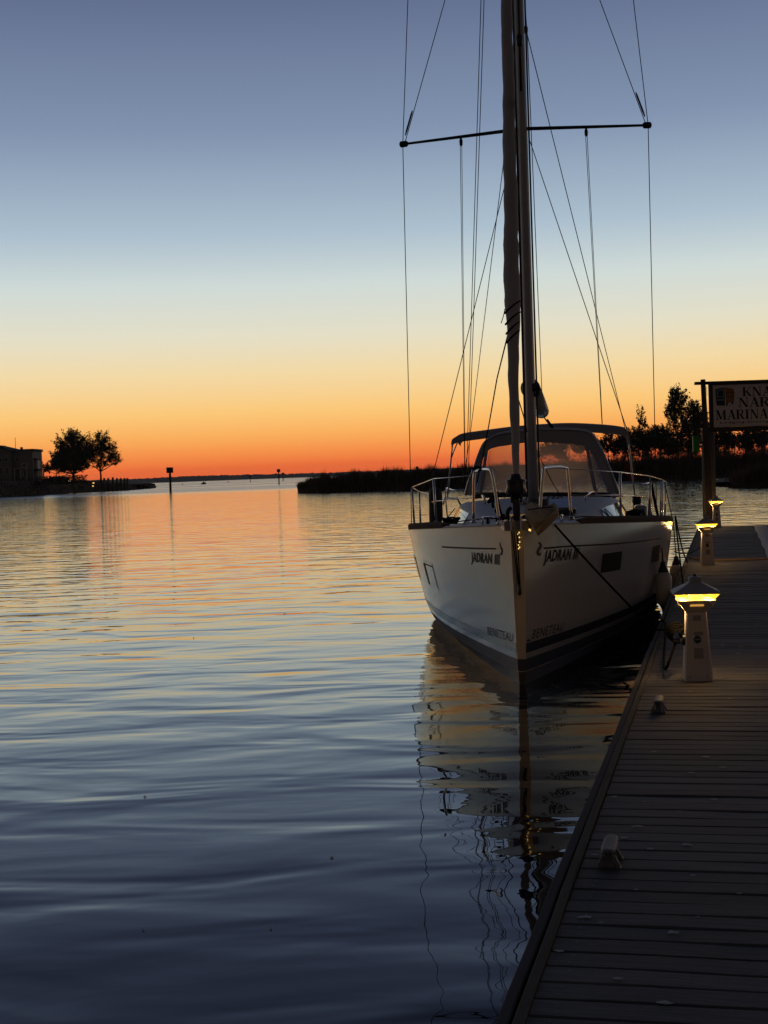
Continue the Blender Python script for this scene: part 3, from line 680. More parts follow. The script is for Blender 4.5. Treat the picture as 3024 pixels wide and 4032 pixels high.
# pale mat along the middle of the far dock
mt = MB(); n = 60; rows = []
for k in range(n):
    y = 14.0 + (LEN - 14.2) * k / (n - 1); w_ = .012 * math.sin(k * .7)
    rows.append([(1.37 + w_, y, DZ + .005), (1.37 + w_, y, DZ + .014), (1.52, y, DZ + .018), (1.67 + w_, y, DZ + .014), (1.67 + w_, y, DZ + .005)])
mt.grid(rows); o = mt.build('walkway_mat', M['mat'], None, tuple(dock_o)); o.rotation_euler = (0, 0, -DA)
tag(o, 'pale ribbed mat running along the far part of the dock', 'mat')

# cleats
def make_cleat():
    t = thing('dock_cleat', '', 'cleat', (0, 0, 0), -DA, 'cleats along the dock edge')
    b = MB(); rings = []
    for y in np.linspace(-.135, .135, 13):
        q = abs(y) / .135; wx = .032 * (1 - .30 * q ** 3) * (.6 if q > .99 else 1); zc = .070 + .008 * q * q; hz = .015 * (1 - .4 * q ** 2) * (.6 if q > .99 else 1)
        rings.append([(wx * math.copysign(abs(math.cos(a)) ** .6, math.cos(a)), y, zc + hz * math.copysign(abs(math.sin(a)) ** .6, math.sin(a))) for a in np.linspace(0, 2 * math.pi, 12, endpoint=False)])
    b.frustum(rings, smooth=True); b.build('horn', M['galv'], t)
    for s in (-1, 1):
        b = MB(); b.frustum([[(-.026, s * .05 - .024, .0), (.026, s * .05 - .024, 0), (.026, s * .05 + .024, 0), (-.026, s * .05 + .024, 0)], [(-.017, s * .045 - .016, .03), (.017, s * .045 - .016, .03), (.017, s * .045 + .016, .03), (-.017, s * .045 + .016, .03)], [(-.015, s * .045 - .016, .062), (.015, s * .045 - .016, .062), (.015, s * .045 + .016, .062), (-.015, s * .045 + .016, .062)]]); b.build('leg', M['galv'], t)
    for s in (-1, 1):
        b = MB(); b.frustum([[(s * .030, -.085, 0), (s * .050, -.09, 0), (s * .050, -.05, 0), (s * .030, -.045, 0)], [(s * .018, -.062, .045), (s * .027, -.064, .045), (s * .027, -.045, .045), (s * .018, -.042, .045)]]); b.build('foot_flange', M['galv'], t)
        b = MB(); b.frustum([[(s * .030, .045, 0), (s * .050, .05, 0), (s * .050, .09, 0), (s * .030, .085, 0)], [(s * .018, .042, .045), (s * .027, .045, .045), (s * .027, .064, .045), (s * .018, .062, .045)]]); b.build('foot_flange', M['galv'], t)
    for s in (-1, 1):
        for r in (-1, 1):
            b = MB(); b.lathe([(.006, .0), (.006, .012), (.001, .015)], 8, (s * .040, r * .075, .006)); b.build('bolt', M['galv'], t)
    return t
cl = make_cleat()
p = atz(2403, 3400, DZ); cl.location = (p[0], p[1], DZ + .003); cl['label'] = 'nearest dock cleat with a worn galvanised horn close to the camera'
p = atz(2594, 2800, DZ); dup(cl, (p[0], p[1], DZ + .003), None, 'dock cleat just in front of the nearest lit pedestal')

# power pedestals with amber light
def sq(w, z, d=None): d = d or w; return [(-w / 2, -d / 2, z), (w / 2, -d / 2, z), (w / 2, d / 2, z), (-w / 2, d / 2, z)]
def chsq(w, z, c):
    h = w / 2; return [(-h + c, -h, z), (h - c, -h, z), (h, -h + c, z), (h, h - c, z), (h - c, h, z), (-h + c, h, z), (-h, h - c, z), (-h, -h + c, z)]
def make_pedestal():
    t = thing('power_pedestal', '', 'pedestal', (0, 0, 0), R(-7), 'lit power pedestals along the dock')
    b = MB(); b.frustum([chsq(.210, 0, .012), chsq(.208, .03, .012), chsq(.152, .515, .010)]); b.build('body', M['pedestal'], t)
    b = MB(); b.frustum([chsq(.150, .5155, .009), chsq(.262, .592, .012)]); b.build('neck', M['pedestal'], t)
    b = MB(); b.frustum([chsq(.274, .5925, .012), chsq(.282, .611, .012), chsq(.262, .6135, .012)]); b.build('collar', M['pedestal'], t)
    b = MB(); b.frustum([chsq(.266, .6195, .010), chsq(.330, .658, .010)], cap0=False, cap1=False); b.build('lens', M['lens'], t)
    b = MB(); b.frustum([chsq(.10, .618, .01), chsq(.10, .659, .01)], cap0=False, cap1=False); b.build('lamp_core', M['pedcap'], t)
    b = MB(); b.frustum([chsq(.334, .6595, .012), chsq(.348, .661, .012), chsq(.346, .672, .012), chsq(.105, .738, .010)], cap1=True); b.build('cap', M['pedcap'], t)
    b = MB(); b.frustum([chsq(.092, .7385, .012), chsq(.092, .772, .012), chsq(.082, .781, .012), chsq(.05, .786, .008)]); b.build('vent', M['pedcap'], t)
    b = MB(); b.lathe([(.014, .7865), (.014, .795), (.008, .802), (.001, .804)], 10); b.build('photocell', M['black'], t)
    for q in range(4):      # small down-lights under the collar, one on each face
        b = MB(); b.box((-.05, -.128, .568), (.05, -.112, .582), .003); o = b.build('down_light', M['strip'], t); o.rotation_euler = (0, 0, q * math.pi / 2)
    n = 24; d = MB(); zc = .314; yf = -(.208 + (.152 - .208) * (zc - .03) / .485) / 2
    def fy(z): return -(.208 + (.152 - .208) * (z - .03) / .485) / 2
    d.add([(0, fy(zc) - .007, zc)] + [(.026 * math.cos(a), fy(zc + .026 * math.sin(a)) - .0055, zc + .026 * math.sin(a)) for a in np.linspace(0, 2 * math.pi, n, endpoint=False)]
          + [(.029 * math.cos(a), fy(zc + .029 * math.sin(a)) - .0005, zc + .029 * math.sin(a)) for a in np.linspace(0, 2 * math.pi, n, endpoint=False)],
          [(0, 1 + i, 1 + (i + 1) % n) for i in range(n)] + [(1 + i, 1 + n + i, 1 + n + (i + 1) % n, 1 + (i + 1) % n) for i in range(n)])
    mt_ = d.build('meter', M['meter'], t)
    q = MB(); q.add([(-.02, fy(zc) - .0085, zc - .004), (.02, fy(zc) - .0085, zc - .004), (.02, fy(zc) - .0085, zc + .004), (-.02, fy(zc) - .0085, zc + .004)], [(0, 1, 2, 3)]); q.build('meter_band', M['label'], mt_)
    for (x0, x1, z0, z1) in [(-.03, .04, .17, .25), (-.025, .042, .345, .372), (-.03, .03, .455, .495)]:
        q = MB(); q.add([(x0, fy(z0) - .0015, z0), (x1, fy(z0) - .0015, z0), (x1, fy(z1) - .0015, z1), (x0, fy(z1) - .0015, z1)], [(0, 1, 2, 3)]); q.build('sticker', M['label'], t)
    for s in (-1, 1):
        q = MB(); q.lathe([(.0055, -.002), (.004, .002), (.001, .0025)], 8); o = q.build('screw', M['black'], t); o.location = (s * .062, fy(.03) - .002, .035); o.rotation_euler = (R(90), 0, 0)
    return t
ped = make_pedestal()
def place_ped(o, px, py, label):
    p = atz(px, py, DZ); o.location = (p[0], p[1] + .1, DZ + .003); o['label'] = label; return p
peds = [ped, dup(ped, (0, 0, 0)), dup(ped, (0, 0, 0))]
PB = [place_ped(peds[0], 2759, 2684, 'nearest power pedestal with glowing amber light and pyramid cap'),
      place_ped(peds[1], 2791, 2226, 'second power pedestal along the dock with a tan hose at its foot'),
      place_ped(peds[2], 2826, 2078, 'farthest power pedestal, at the dock end beside the sign post')]
for k, o in enumerate(peds):
    ld = bpy.data.lights.new('pedestal_lamp', 'POINT'); ld.energy = 3.5; ld.color = (1.0, .55, .13); ld.shadow_soft_size = .03
    for s in ((-1, -1), (1, -1), (1, 1), (-1, 1)):
        lo = bpy.data.objects.new('pedestal_lamp', ld); COL.objects.link(lo); lo.parent = o; lo.location = (s[0] * .095, s[1] * .095, .642)
    ld2 = bpy.data.lights.new('down_lamp', 'POINT'); ld2.energy = 2.8; ld2.color = (1.0, .60, .22); ld2.shadow_soft_size = .02
    for s in ((-1, 0), (1, 0), (0, 1)):
        lo = bpy.data.objects.new('down_lamp', ld2); COL.objects.link(lo); lo.parent = o; lo.location = (s[0] * .135, s[1] * .135, .556)
# hose over the dock at the second pedestal, with its spigot coil
p1 = atz(2735, 2178, DZ); p2 = atz(2600, 2180, DZ)
def dw(x, y, z): return tuple(dock_o + ux * x + uv * y + np.array([0, 0, z]))
sp0 = dk(PB[1]);
pts = [dw(.06, sp0[1] + 1.9, DZ + .03), dw(.22, sp0[1] + 1.25, DZ + .02), dw(.45, sp0[1] + .95, DZ + .016), dw(.7, sp0[1] + .95, DZ + .016), dw(1.2, sp0[1] + 1.0, DZ + .016), dw(1.8, sp0[1] + 1.02, DZ + .03), dw(2.45, sp0[1] + .95, DZ + .016)]
b = MB(); b.tube(smooth_pts(pts), .014, 8); tag(b.build('hose', M['rope_tan']), 'tan hose lying across the dock behind the second pedestal', 'hose')
# shore power cord at the nearest pedestal
c1 = np.array(PB[0]) + np.array([0, .1, 0])
cord = thing('shore_cable', 'black shore power cable coiled beside the nearest lit pedestal', 'cable', (0, 0, 0))
b = MB(); cc = at(2662, 2492, c1[1] + .25)
for k in range(4):
    rr = .045 + .006 * k
    b.tube([(cc[0] + rr * math.cos(a), cc[1] - .05 + .025 * k + .02 * math.sin(a * 2), cc[2] - .02 + .01 * k + rr * math.sin(a) * 1.1) for a in np.linspace(0, 2 * math.pi, 24)], .0105, 7)
b.build('coil', M['rope'], cord)
pl = at(2698, 2515, c1[1] - .02)
b = MB(); b.tube([(pl[0] - .03, pl[1], pl[2] - .01), (pl[0] - .012, pl[1], pl[2] - .01), (pl[0] + .045, pl[1], pl[2])], [.034, .042, .038], 12); b.build('plug', M['black'], cord)
b = MB(); b.tube(smooth_pts([(cc[0], cc[1], cc[2] + .06), (cc[0] + .06, cc[1] - .05, cc[2] + .05), (pl[0] - .04, pl[1], pl[2] + .05), (pl[0] - .02, pl[1], pl[2])]), .011, 7); b.build('lead', M['rope'], cord)
e1 = dk((cc[0], cc[1], 0)); eg = atz(2590, 2462, DZ + .02)
b = MB(); b.tube(smooth_pts([(cc[0], cc[1], cc[2] - .06), (cc[0] - .09, cc[1] + .05, DZ + .05), (eg[0] + .08, eg[1] + .02, DZ + .035), (eg[0] - .03, eg[1], DZ + .01), (eg[0] - .12, eg[1] + .1, .25), (eg[0] - .3, eg[1] + .4, .12)]), .011, 7); b.build('lead', M['rope'], cord)

# ------------------------------------------------------------------ marina sign on piles at the dock end
YS = 36.6
sg = at(2786, 2075, YS)
SGZ = 0
sign = thing('marina_sign', 'framed marina sign board with black lettering on a post at the dock end', 'sign', (sg[0], YS, 0), R(5))
k = YS / F_PX
def sl(px, py):     # photo pixel -> sign-plane local coordinates (x, z)
    d = ray(px, py); n = np.array([-math.sin(R(5)), math.cos(R(5)), 0]); o = np.array([sg[0], YS, 0]); tt = ((o - _C) @ n) / (d @ n); P = _C + d * tt - o
    return P @ np.array([math.cos(R(5)), math.sin(R(5)), 0]), P[2]
xt, zt = sl(2772, 1493); xb, zb_ = sl(2795, 2000)
b = MB(); b.tube([(xt + .13, .09, -2), (xt + .05, .09, zt * .5), (xt, .09, zt)], [.085, .08, .065], 4, smooth=False); b.build('post', M['sign_frame'], sign)
xp, zp = sl(2800, 1690); xq, _ = sl(2795, 2080)
b = MB(); b.tube([(xq + .06, .26, -2), (xp - .0, .26, zp), (xp, .26, zp + .02)], [.19, .165, .13], 14); b.build('pile', M['pile'], sign)
x0, z0 = sl(2739, 1509); x1, z1 = sl(3024, 1497)
slope = (z1 - z0) / (x1 - x0); XR = x0 + 4.3
b = MB(); b.frustum([[(x0, -.03, z0 - .04), (x0, .12, z0 - .04), (x0, .12, z0 + .035), (x0, -.03, z0 + .035)], [(XR, -.03, z0 - .04 + slope * 0), (XR, .12, z0 - .04), (XR, .12, z0 + .035), (XR, -.03, z0 + .035)]]); b.build('top_beam', M['sign_frame'], sign)
fx0, fz0 = sl(2803, 1517); fx1, fz1 = sl(2806, 1683); fz_t = fz0; fz_b = fz1; FXR = fx0 + 3.0
b = MB(); b.box((fx0, -.035, fz_b), (FXR, .0, fz_t)); b.build('board', M['sign_face'], sign)
fw = .085
for (a0, a1, c0, c1_) in [(fx0 - fw, fx0 - .002, fz_b - .12, fz_t + .03), (FXR + .002, FXR + fw, fz_b - .12, fz_t + .03), (fx0, FXR, fz_b - .12, fz_b - .002), (fx0, FXR, fz_t + .002, fz_t + .03)]:
    b = MB(); b.box((a0, -.06, c0), (a1, .05, c1_)); b.build('frame', M['sign_frame'], sign)
xr2 = FXR + .25
b = MB(); b.tube([(xr2, .09, -2), (xr2, .09, zt)], [.085, .065], 4, smooth=False); b.build('post', M['sign_frame'], sign)
def serif_word(word):
    """strokes of a high-contrast serif face: thick stems, hairlines and slab feet"""
    T, Hn = .20, .06
    G = {'K': (.80, [('s', .15, 0, .15, 1, T), ('s', .25, .42, .66, 1, Hn), ('s', .36, .55, .70, 0, T)], [(.15, 0, .36), (.15, 1, .36), (.66, 1, .26), (.72, 0, .32)]),
         'N': (.86, [('s', .14, 0, .14, 1, Hn), ('s', .72, 0, .72, 1, Hn), ('s', .17, 1, .70, 0, T)], [(.14, 0, .28), (.10, 1, .22), (.72, 1, .28)]),
         'A': (.84, [('s', .42, 1.02, .12, 0, Hn), ('s', .42, 1.02, .70, 0, T), ('s', .22, .34, .58, .34, Hn)], [(.12, 0, .28), (.70, 0, .34)]),
         'R': (.82, [('s', .16, 0, .16, 1, T), ('c', [(.2, .97), (.48, .97), (.60, .88), (.62, .75), (.58, .60), (.46, .52), (.2, .51)], .10), ('s', .40, .52, .70, 0, T)], [(.16, 0, .36), (.10, 1, .30), (.72, 0, .24)]),
         'P': (.72, [('s', .16, 0, .16, 1, T), ('c', [(.2, .97), (.48, .97), (.60, .86), (.62, .72), (.57, .56), (.46, .47), (.2, .46)], .10)], [(.16, 0, .36), (.10, 1, .30)]),
         'M': (1.04, [('s', .14, 0, .16, 1, Hn), ('s', .18, 1, .50, .06, T), ('s', .50, .06, .80, 1, Hn), ('s', .84, 0, .84, 1, T)], [(.14, 0, .28), (.12, 1, .22), (.84, 0, .36), (.86, 1, .28)]),
         'I': (.42, [('s', .19, 0, .19, 1, T)], [(.19, 0, .36), (.19, 1, .36)]),
         'O': (.90, [('c', [(.42 + .34 * math.cos(a), .5 + .5 * math.sin(a)) for a in np.linspace(0, 2 * math.pi, 17)], .14)], []),
         'W': (1.15, [('s', .12, 1, .36, 0, T), ('s', .36, 0, .56, .95, Hn), ('s', .52, 1, .76, 0, T), ('s', .76, 0, 1.0, 1, Hn)], [(.12, 1, .32), (.54, 1, .26), (1.0, 1, .26)]),
         'S': (.66, [('c', [(.52, .82), (.42, .96), (.26, .97), (.13, .84), (.16, .66), (.34, .54), (.50, .40), (.52, .2), (.40, .04), (.22, .03), (.09, .18)], .12)], []),
         "'": (.26, [('s', .10, .72, .12, 1, .09)], [])}
    V, Fc, x, Gi = [], [], 0.0, []
    def seg(ax, ay, bx, by, w):
        d = math.hypot(bx - ax, by - ay) or 1; horiz = abs(by - ay) < .2 * abs(bx - ax)
        ox_, oy_ = (0, w / 2) if horiz else (w / 2, 0)
        o = len(V); V.extend([(x + ax - ox_, ay - oy_), (x + ax + ox_, ay + oy_), (x + bx + ox_, by + oy_), (x + bx - ox_, by - oy_)]); Fc.append((o, o + 1, o + 2, o + 3))
    for gi, ch in enumerate(word):
        adv, st_, sf = G[ch]; nf0 = len(Fc)
        for q in st_:
            if q[0] == 's': seg(*q[1:])
            else:
                for (p, r) in zip(q[1][:-1], q[1][1:]):
                    d = np.array(r) - np.array(p); n_ = np.array([-d[1], d[0]]) / (np.linalg.norm(d) + 1e-9) * (q[2] / 2) * (.55 + .75 * abs(d[1]) / (np.linalg.norm(d) + 1e-9)); e_ = d * .12
                    o = len(V); V.extend([(x + c[0], c[1]) for c in (p - e_ - n_, p - e_ + n_, r + e_ + n_, r + e_ - n_)]); Fc.append((o, o + 1, o + 2, o + 3))
        for (cx_, cy_, w) in sf:
            yy = .022 if cy_ == 0 else .978
            seg(cx_ - w / 2, yy, cx_ + w / 2, yy, .05)
        Gi += [gi] * (len(Fc) - nf0); x += adv + .04
    return [(a / x, b) for a, b in V], Fc, Gi
def sign_text(body, px0, px1, pyt0, pyb0, m, bold=.012, serif=True):
    if serif: uv_, f, gi = serif_word(body)
    else: uv_, f = text_mesh(body, 0, bold); gi = [0] * len(f)
    ax, az = sl(px0, pyb0); bx, bz = sl(px1, pyb0 - (px1 - px0) * .045); _, tz = sl(px0, pyt0)
    for g in range(max(gi) + 1):
        b = MB(); fs_ = [q for q, k_ in zip(f, gi) if k_ == g]
        for i_, q in enumerate(fs_):      # strokes overlap, so each lies a hair above the one before
            b.add([(ax + (bx - ax) * uv_[k_][0], -.038 - (.0003 * i_ if serif else 0), az + (tz - az) * uv_[k_][1]) for k_ in q], [tuple(range(len(q)))])
        o = b.build('letter' if serif else 'lettering', m, sign)
        if not serif: o['kind'] = 'stuff'
sign_text("KNAPP'S", 2922, 3150, 1525, 1561, M['sign_ink'])
sign_text("NARROWS", 2906, 3205, 1567, 1604, M['sign_ink'])
sign_text("MARINA", 2817, 3024, 1616, 1654, M['sign_ink'])
sign_text("Lodging-Dining-Shops", 2833, 3110, 1660, 1671, M['sign_ink'], .01, False)
def sign_poly(pix, m, d, name):
    b = MB(); q = [sl(*p) for p in pix]; b.add([(x, -.037 - d, z) for x, z in q] + [(x, -.0355, z) for x, z in q], [tuple(range(len(q)))[::-1]] + [(i, (i + 1) % len(q), len(q) + (i + 1) % len(q), len(q) + i) for i in range(len(q))]); return b.build(name, m, sign)
sign_poly([(2815, 1533), (2851, 1525), (2853, 1598), (2822, 1597), (2818, 1585)], M['sign_ink'], .002, 'emblem')
sign_poly([(2820, 1537), (2848, 1530), (2849, 1564), (2821, 1566)], M['sign_teal'], .006, 'emblem')
sign_poly([(2826, 1541), (2844, 1536), (2845, 1561), (2827, 1562)], M['sign_ink'], .009, 'emblem')
sign_poly([(2821, 1573), (2850, 1571), (2850, 1577), (2821, 1579)], M['sign_teal'], .006, 'emblem')
sign_poly([(2853, 1525), (2884, 1531), (2890, 1545), (2888, 1582), (2857, 1587)], M['sign_orange'], .004, 'emblem')
for (ya, yb) in ((1545, 1547), (1560, 1562)):
    sign_poly([(2855, ya), (2887, ya), (2887, yb), (2855, yb)], M['sign_ink'], .007, 'emblem')
sign_poly([(2857, 1586), (2864, 1586), (2863, 1597), (2857, 1597)], M['sign_ink'], .005, 'emblem')
sign_poly([(2878, 1583), (2886, 1582), (2885, 1592), (2879, 1592)], M['sign_ink'], .005, 'emblem')
gx0, gz0 = sl(2731, 1716); gx1, gz1 = sl(2758, 1779)
b = MB(); b.box((gx0, .05, gz1), (gx1, .13, gz0), .01); b.build('green_panel', M['green'], sign)
b = MB(); b.box((gx1 - .02, .13, (gz0 + gz1) / 2), (xp - .1, .19, (gz0 + gz1) / 2 + .05)); b.build('panel_bracket', M['sign_frame'], sign)
# chain between post and frame
b = MB()
xc, zc0 = sl(2782, 1521)
for i in range(5): b.tube([(xc + .014 * math.cos(a), 0.02 , zc0 - .03 - i * .045 + .026 * math.sin(a)) for a in np.linspace(0, 2 * math.pi, 9)], .004, 4)
b.build('chain', M['wire'], sign)
# ------------------------------------------------------------------ sailing boat
BY = R(8.3)
B0 = atz(2057, 2694, 0)
bx_ = np.array([math.cos(BY), -math.sin(BY), 0]); by_ = np.array([math.sin(BY), math.cos(BY), 0]); bz_ = np.array([0, 0, 1.0])
def bw(s, a, z): return B0 + bx_ * s + by_ * a + bz_ * z
def bl(px, py, a):      # photo pixel -> boat coordinates on the plane a metres aft of the bow
    d = ray(px, py); t = ((B0 + by_ * a - _C) @ by_) / (d @ by_); P = _C + d * t - B0
    return (P @ bx_, a, P[2])
boat = thing('sailing_boat', 'white sailing yacht moored bow-on beside the dock with bare mast and grey spray hood', 'sailboat', B0, -BY)
LOA = 12.3
def sheer(a): return 1.600 - .30 * (a / 7.2) + .07 * max(0, (a - 7) / 5) ** 2
def half_deck(a):
    q = min(max(a, 0) / 7.9, 1); v = 1.90 * (1 - (1 - q) ** 2.15) + .072 * math.sqrt(max(0, 1 - q))
    return v - .10 * max(0, (a - 8.5) / 3.8) ** 2
def half_wl(a):
    q = min(max(a, 0) / 8.8, 1); return 1.63 * (1 - (1 - q) ** 1.62) + .030 * (1 - q) - .12 * max(0, (a - 9) / 3.3) ** 2
def hull_pt(a, z, side=1, off=0.0):
    s = z / sheer(a)
    if s >= 0: w = half_wl(a) + (half_deck(a) - half_wl(a)) * s ** (.62 - .22 * min(1, max(0, a - 1.5) / 4.5))
    else: w = half_wl(a) * math.sqrt(max(0, 1 - (s / -.42) ** 2))
    return (side * (w + off), a, z)
def hull_n(a, z, side):
    p = np.array(hull_pt(a, z, side)); pa = np.array(hull_pt(a + .02, z, side)); pz = np.array(hull_pt(a, z + .02, side))
    n = np.cross(pa - p, pz - p); n = n / np.linalg.norm(n); return n if n[0] * side > 0 else -n
A_ST = np.concatenate([np.linspace(0, .6, 6), np.linspace(.9, LOA, 34)])
def strip(z0f, z1f, nz, name, m, off=0.0, stem=True, parent=boat, amax=LOA, stem_mat=None):
    b = MB(); st = [a for a in A_ST if a <= amax]
    for side in (1, -1):
        rows = []
        for k in range(nz + 1):
            t = k / nz; rows.append([hull_pt(a, z0f(a) + (z1f(a) - z0f(a)) * t, side, off) for a in st])
        b.grid(rows if side < 0 else rows[::-1])
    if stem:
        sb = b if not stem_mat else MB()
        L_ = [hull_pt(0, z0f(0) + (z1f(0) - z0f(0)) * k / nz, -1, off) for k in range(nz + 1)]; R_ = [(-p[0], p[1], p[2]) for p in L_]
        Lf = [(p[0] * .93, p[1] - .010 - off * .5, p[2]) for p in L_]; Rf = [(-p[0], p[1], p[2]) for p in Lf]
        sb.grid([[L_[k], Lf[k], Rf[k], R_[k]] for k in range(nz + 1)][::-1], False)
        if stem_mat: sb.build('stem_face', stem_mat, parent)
    return b.build(name, m, parent)
c_ = lambda v: (lambda a: v)
strip(c_(-.5), c_(.124), 5, 'fouled_bottom', M['scum'])
strip(c_(.1245), c_(.132), 1, 'scum_line', M['trim'])
strip(c_(.1325), c_(.252), 3, 'bottom_paint', M['antifoul'])
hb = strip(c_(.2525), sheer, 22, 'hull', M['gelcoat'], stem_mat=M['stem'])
strip(c_(.312), c_(.408), 2, 'boot_stripe', M['boot'], off=.003, stem=False)
# transom
b = MB(); zz = np.linspace(-.3, sheer(LOA), 8); b.grid([[hull_pt(LOA, z, -1), hull_pt(LOA, z, 1)] for z in zz]); b.build('transom', M['gelcoat'], boat)
# deck with cockpit well
b = MB(); st = [a for a in A_ST]
rows = [[(half_deck(a) * u * .985, a, sheer(a) - .012 + .05 * (1 - u * u)) for u in np.linspace(-1, 1, 11)] for a in st]
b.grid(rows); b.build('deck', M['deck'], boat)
# toe rails
for side in (-1, 1):
    b = MB(); rings = []
    for a in np.linspace(1.15 if side > 0 else 2.0, LOA - .3, 36):
        w = half_deck(a); z = sheer(a)
        tp_ = min(1, (a - 1.0) / .4) if side > 0 else min(1, (a - 1.8) / .4)
        rings.append([(side * (w - .055), a, z + .03), (side * (w + .008), a, z - .012), (side * (w + .010), a, z + .035 * tp_ + .005), (side * (w - .004), a, z + .055 * tp_ + .01), (side * (w - .06), a, z + .05 * tp_ + .01)])
    b.frustum(rings); b.build('toe_rail', M['teak'], boat)
    b = MB(); rr = [[hull_pt(a, sheer(a) + .0, side, .004), hull_pt(a, sheer(a) - .018, side, .006)] for a in np.linspace(.02, LOA - .2, 40)]; b.grid(rr); b.build('gunwale_strip', M['trim'], boat)
# (a, z) of photo pixels on the hull
GA = np.linspace(0.02, 8, 500); GZ = np.linspace(.05, 1.5, 300)
GRID = {}
for side in (-1, 1):
    pts = np.array([[bw(*hull_pt(a, min(z, sheer(a)), side)) for z in GZ] for a in GA]); v = pts - _C; wz = v @ _f
    GRID[side] = np.stack([CX + F_PX * (v @ _r) / wz, CY - F_PX * (v @ _u) / wz], -1)
def hull_az(px, py, side):
    d = (GRID[side][..., 0] - px) ** 2 + (GRID[side][..., 1] - py) ** 2; i, j = np.unravel_index(np.argmin(d), d.shape); return GA[i], GZ[j]
def on_hull(a, z, side, off): 
    p = np.array(hull_pt(a, z, side)); return tuple(p + hull_n(a, z, side) * off)
def hull_text(body, quad, side, name, m, shear, bold, off=.004):
    """quad: photo pixels of lower-left, lower-right, upper-left corner of the lettering"""
    (a0, z0), (a1, z1), (a2, z2) = [hull_az(*q, side) for q in quad]
    uv_, f = text_mesh(body, shear, bold); b = MB()
    b.add([on_hull(a0 + (a1 - a0) * u + (a2 - a0) * v, z0 + (z1 - z0) * u + (z2 - z0) * v, side, off) for u, v in uv_], f)
    return b.build(name, m, boat)
hull_text("JADRAN III", [(2137, 2229), (2269, 2214), (2146, 2167)], 1, 'boat_name', M['dark_paint'], .0, .032)
hull_text("JADRAN III", [(1857, 2224), (1964, 2237), (1855, 2174)], -1, 'boat_name', M['grey_vinyl'], .0, .028)
hull_text("BENETEAU", [(2093, 2516), (2216, 2484), (2098, 2480)], 1, 'maker_lettering', M['dark_paint'], .0, .0)
hull_text("BENETEAU", [(1921, 2498), (2022, 2527), (1918, 2466)], -1, 'maker_lettering', M['grey_vinyl'], .1, .0)
def hull_ribbon(pix, side, wid, name, m, off=.004, n=4):
    az = [hull_az(*q, side) for q in pix]
    pts = smooth_pts([(a, z, 0) for a, z in az], n); b = MB(); rows = []
    for i, p in enumerate(pts):
        q = np.array(pts[min(i + 1, len(pts) - 1)]) - np.array(pts[max(i - 1, 0)]); nrm = np.array([-q[1], q[0]]); nrm = nrm / (np.linalg.norm(nrm) + 1e-9)
        w_ = wid(i / (len(pts) - 1)) if callable(wid) else wid
        rows.append([on_hull(p[0] + nrm[0] * w_, p[1] + nrm[1] * w_, side, off), on_hull(p[0] - nrm[0] * w_, p[1] - nrm[1] * w_, side, off)])
    b.grid(rows); return b.build(name, m, boat)
hull_ribbon([(2141, 2158), (2250, 2150), (2400, 2142), (2520, 2132), (2600, 2120)], 1, .009, 'cove_stripe', M['dark_paint'])
hull_ribbon([(1954, 2161), (1880, 2160), (1800, 2156), (1740, 2153)], -1, .009, 'cove_stripe', M['grey_vinyl'])
ew = lambda t: .004 + .016 * math.sin(math.pi * min(1, t * 1.02))
hull_ribbon([(2119, 2135), (2127, 2140), (2128, 2152), (2119, 2165), (2117, 2178), (2125, 2183), (2128, 2172)], 1, ew, 'emblem', M['grey_vinyl'])
hull_ribbon([(1970, 2134), (1971, 2150), (1976, 2165), (1975, 2182), (1971, 2178)], -1, lambda t: .006 + .008 * math.sin(math.pi * t), 'emblem', M['grey_vinyl'])
hull_ribbon([(2075, 2525), (2083, 2520), (2088, 2524)], 1, .008, 'emblem', M['dark_paint'])
# hull windows, recessed look: dark pane with a pale bevelled frame
def hull_window(quad, side):
    c = [hull_az(*q, side) for q in quad]     # corners: 4 photo pixels around
    def patch(inset, off, n=5):
        rows = []
        for i in range(n + 1):
            row = []
            for j in range(n + 1):
                u = inset + (1 - 2 * inset) * i / n; v = inset + (1 - 2 * inset) * j / n
                a = (c[0][0] * (1 - u) + c[1][0] * u) * (1 - v) + (c[3][0] * (1 - u) + c[2][0] * u) * v
                z = (c[0][1] * (1 - u) + c[1][1] * u) * (1 - v) + (c[3][1] * (1 - u) + c[2][1] * u) * v
                row.append(on_hull(a, z, side, off))
            rows.append(row)
        return rows
    fr_ = patch(-.07, .003); b = MB(); b.grid(fr_); o = b.build('hull_window', M['gelcoat'], boat)
    b = MB(); b.grid(patch(0, .006)); b.build('pane', M['portlight'], o)
    lo = patch(-.07, .003); ed = [r[0] for r in lo], [r[-1] for r in lo]
hull_window([(2372, 2180), (2449, 2170), (2440, 2243), (2362, 2257)], 1)
hull_window([(2570, 2152), (2598, 2144), (2592, 2208), (2563, 2216)], 1)
for (a0, a1, z0, z1) in ((3.05, 3.75, .73, 1.0), (5.0, 5.9, .72, .98)):
    rows = lambda d, off: [[on_hull(a, z, -1, off) for z in np.linspace(z0 - d, z1 + d, 4)] for a in np.linspace(a0 - d, a1 + d, 6)]
    b = MB(); b.grid(rows(.03, .003)); o = b.build('hull_window', M['gelcoat'], boat)
    b = MB(); b.grid(rows(0, .006)); b.build('pane', M['gelcoat'], o)  # glass given the hull colour to paint in its bright reflection
    w_ = .13 * (a1 - a0); b = MB(); b.grid([[on_hull(a, z, -1, .009) for z in np.linspace(z0, z1, 4)] for a in (a1 - w_ * 1.6, a1)]); b.grid([[on_hull(a, z, -1, .009) for z in (z1 - .012, z1)] for a in np.linspace(a0, a1 - w_ * 1.6, 5)]); b.build('reveal_shade', M['dark_paint'], o)  # flat dark strips painting the shade of the window recess

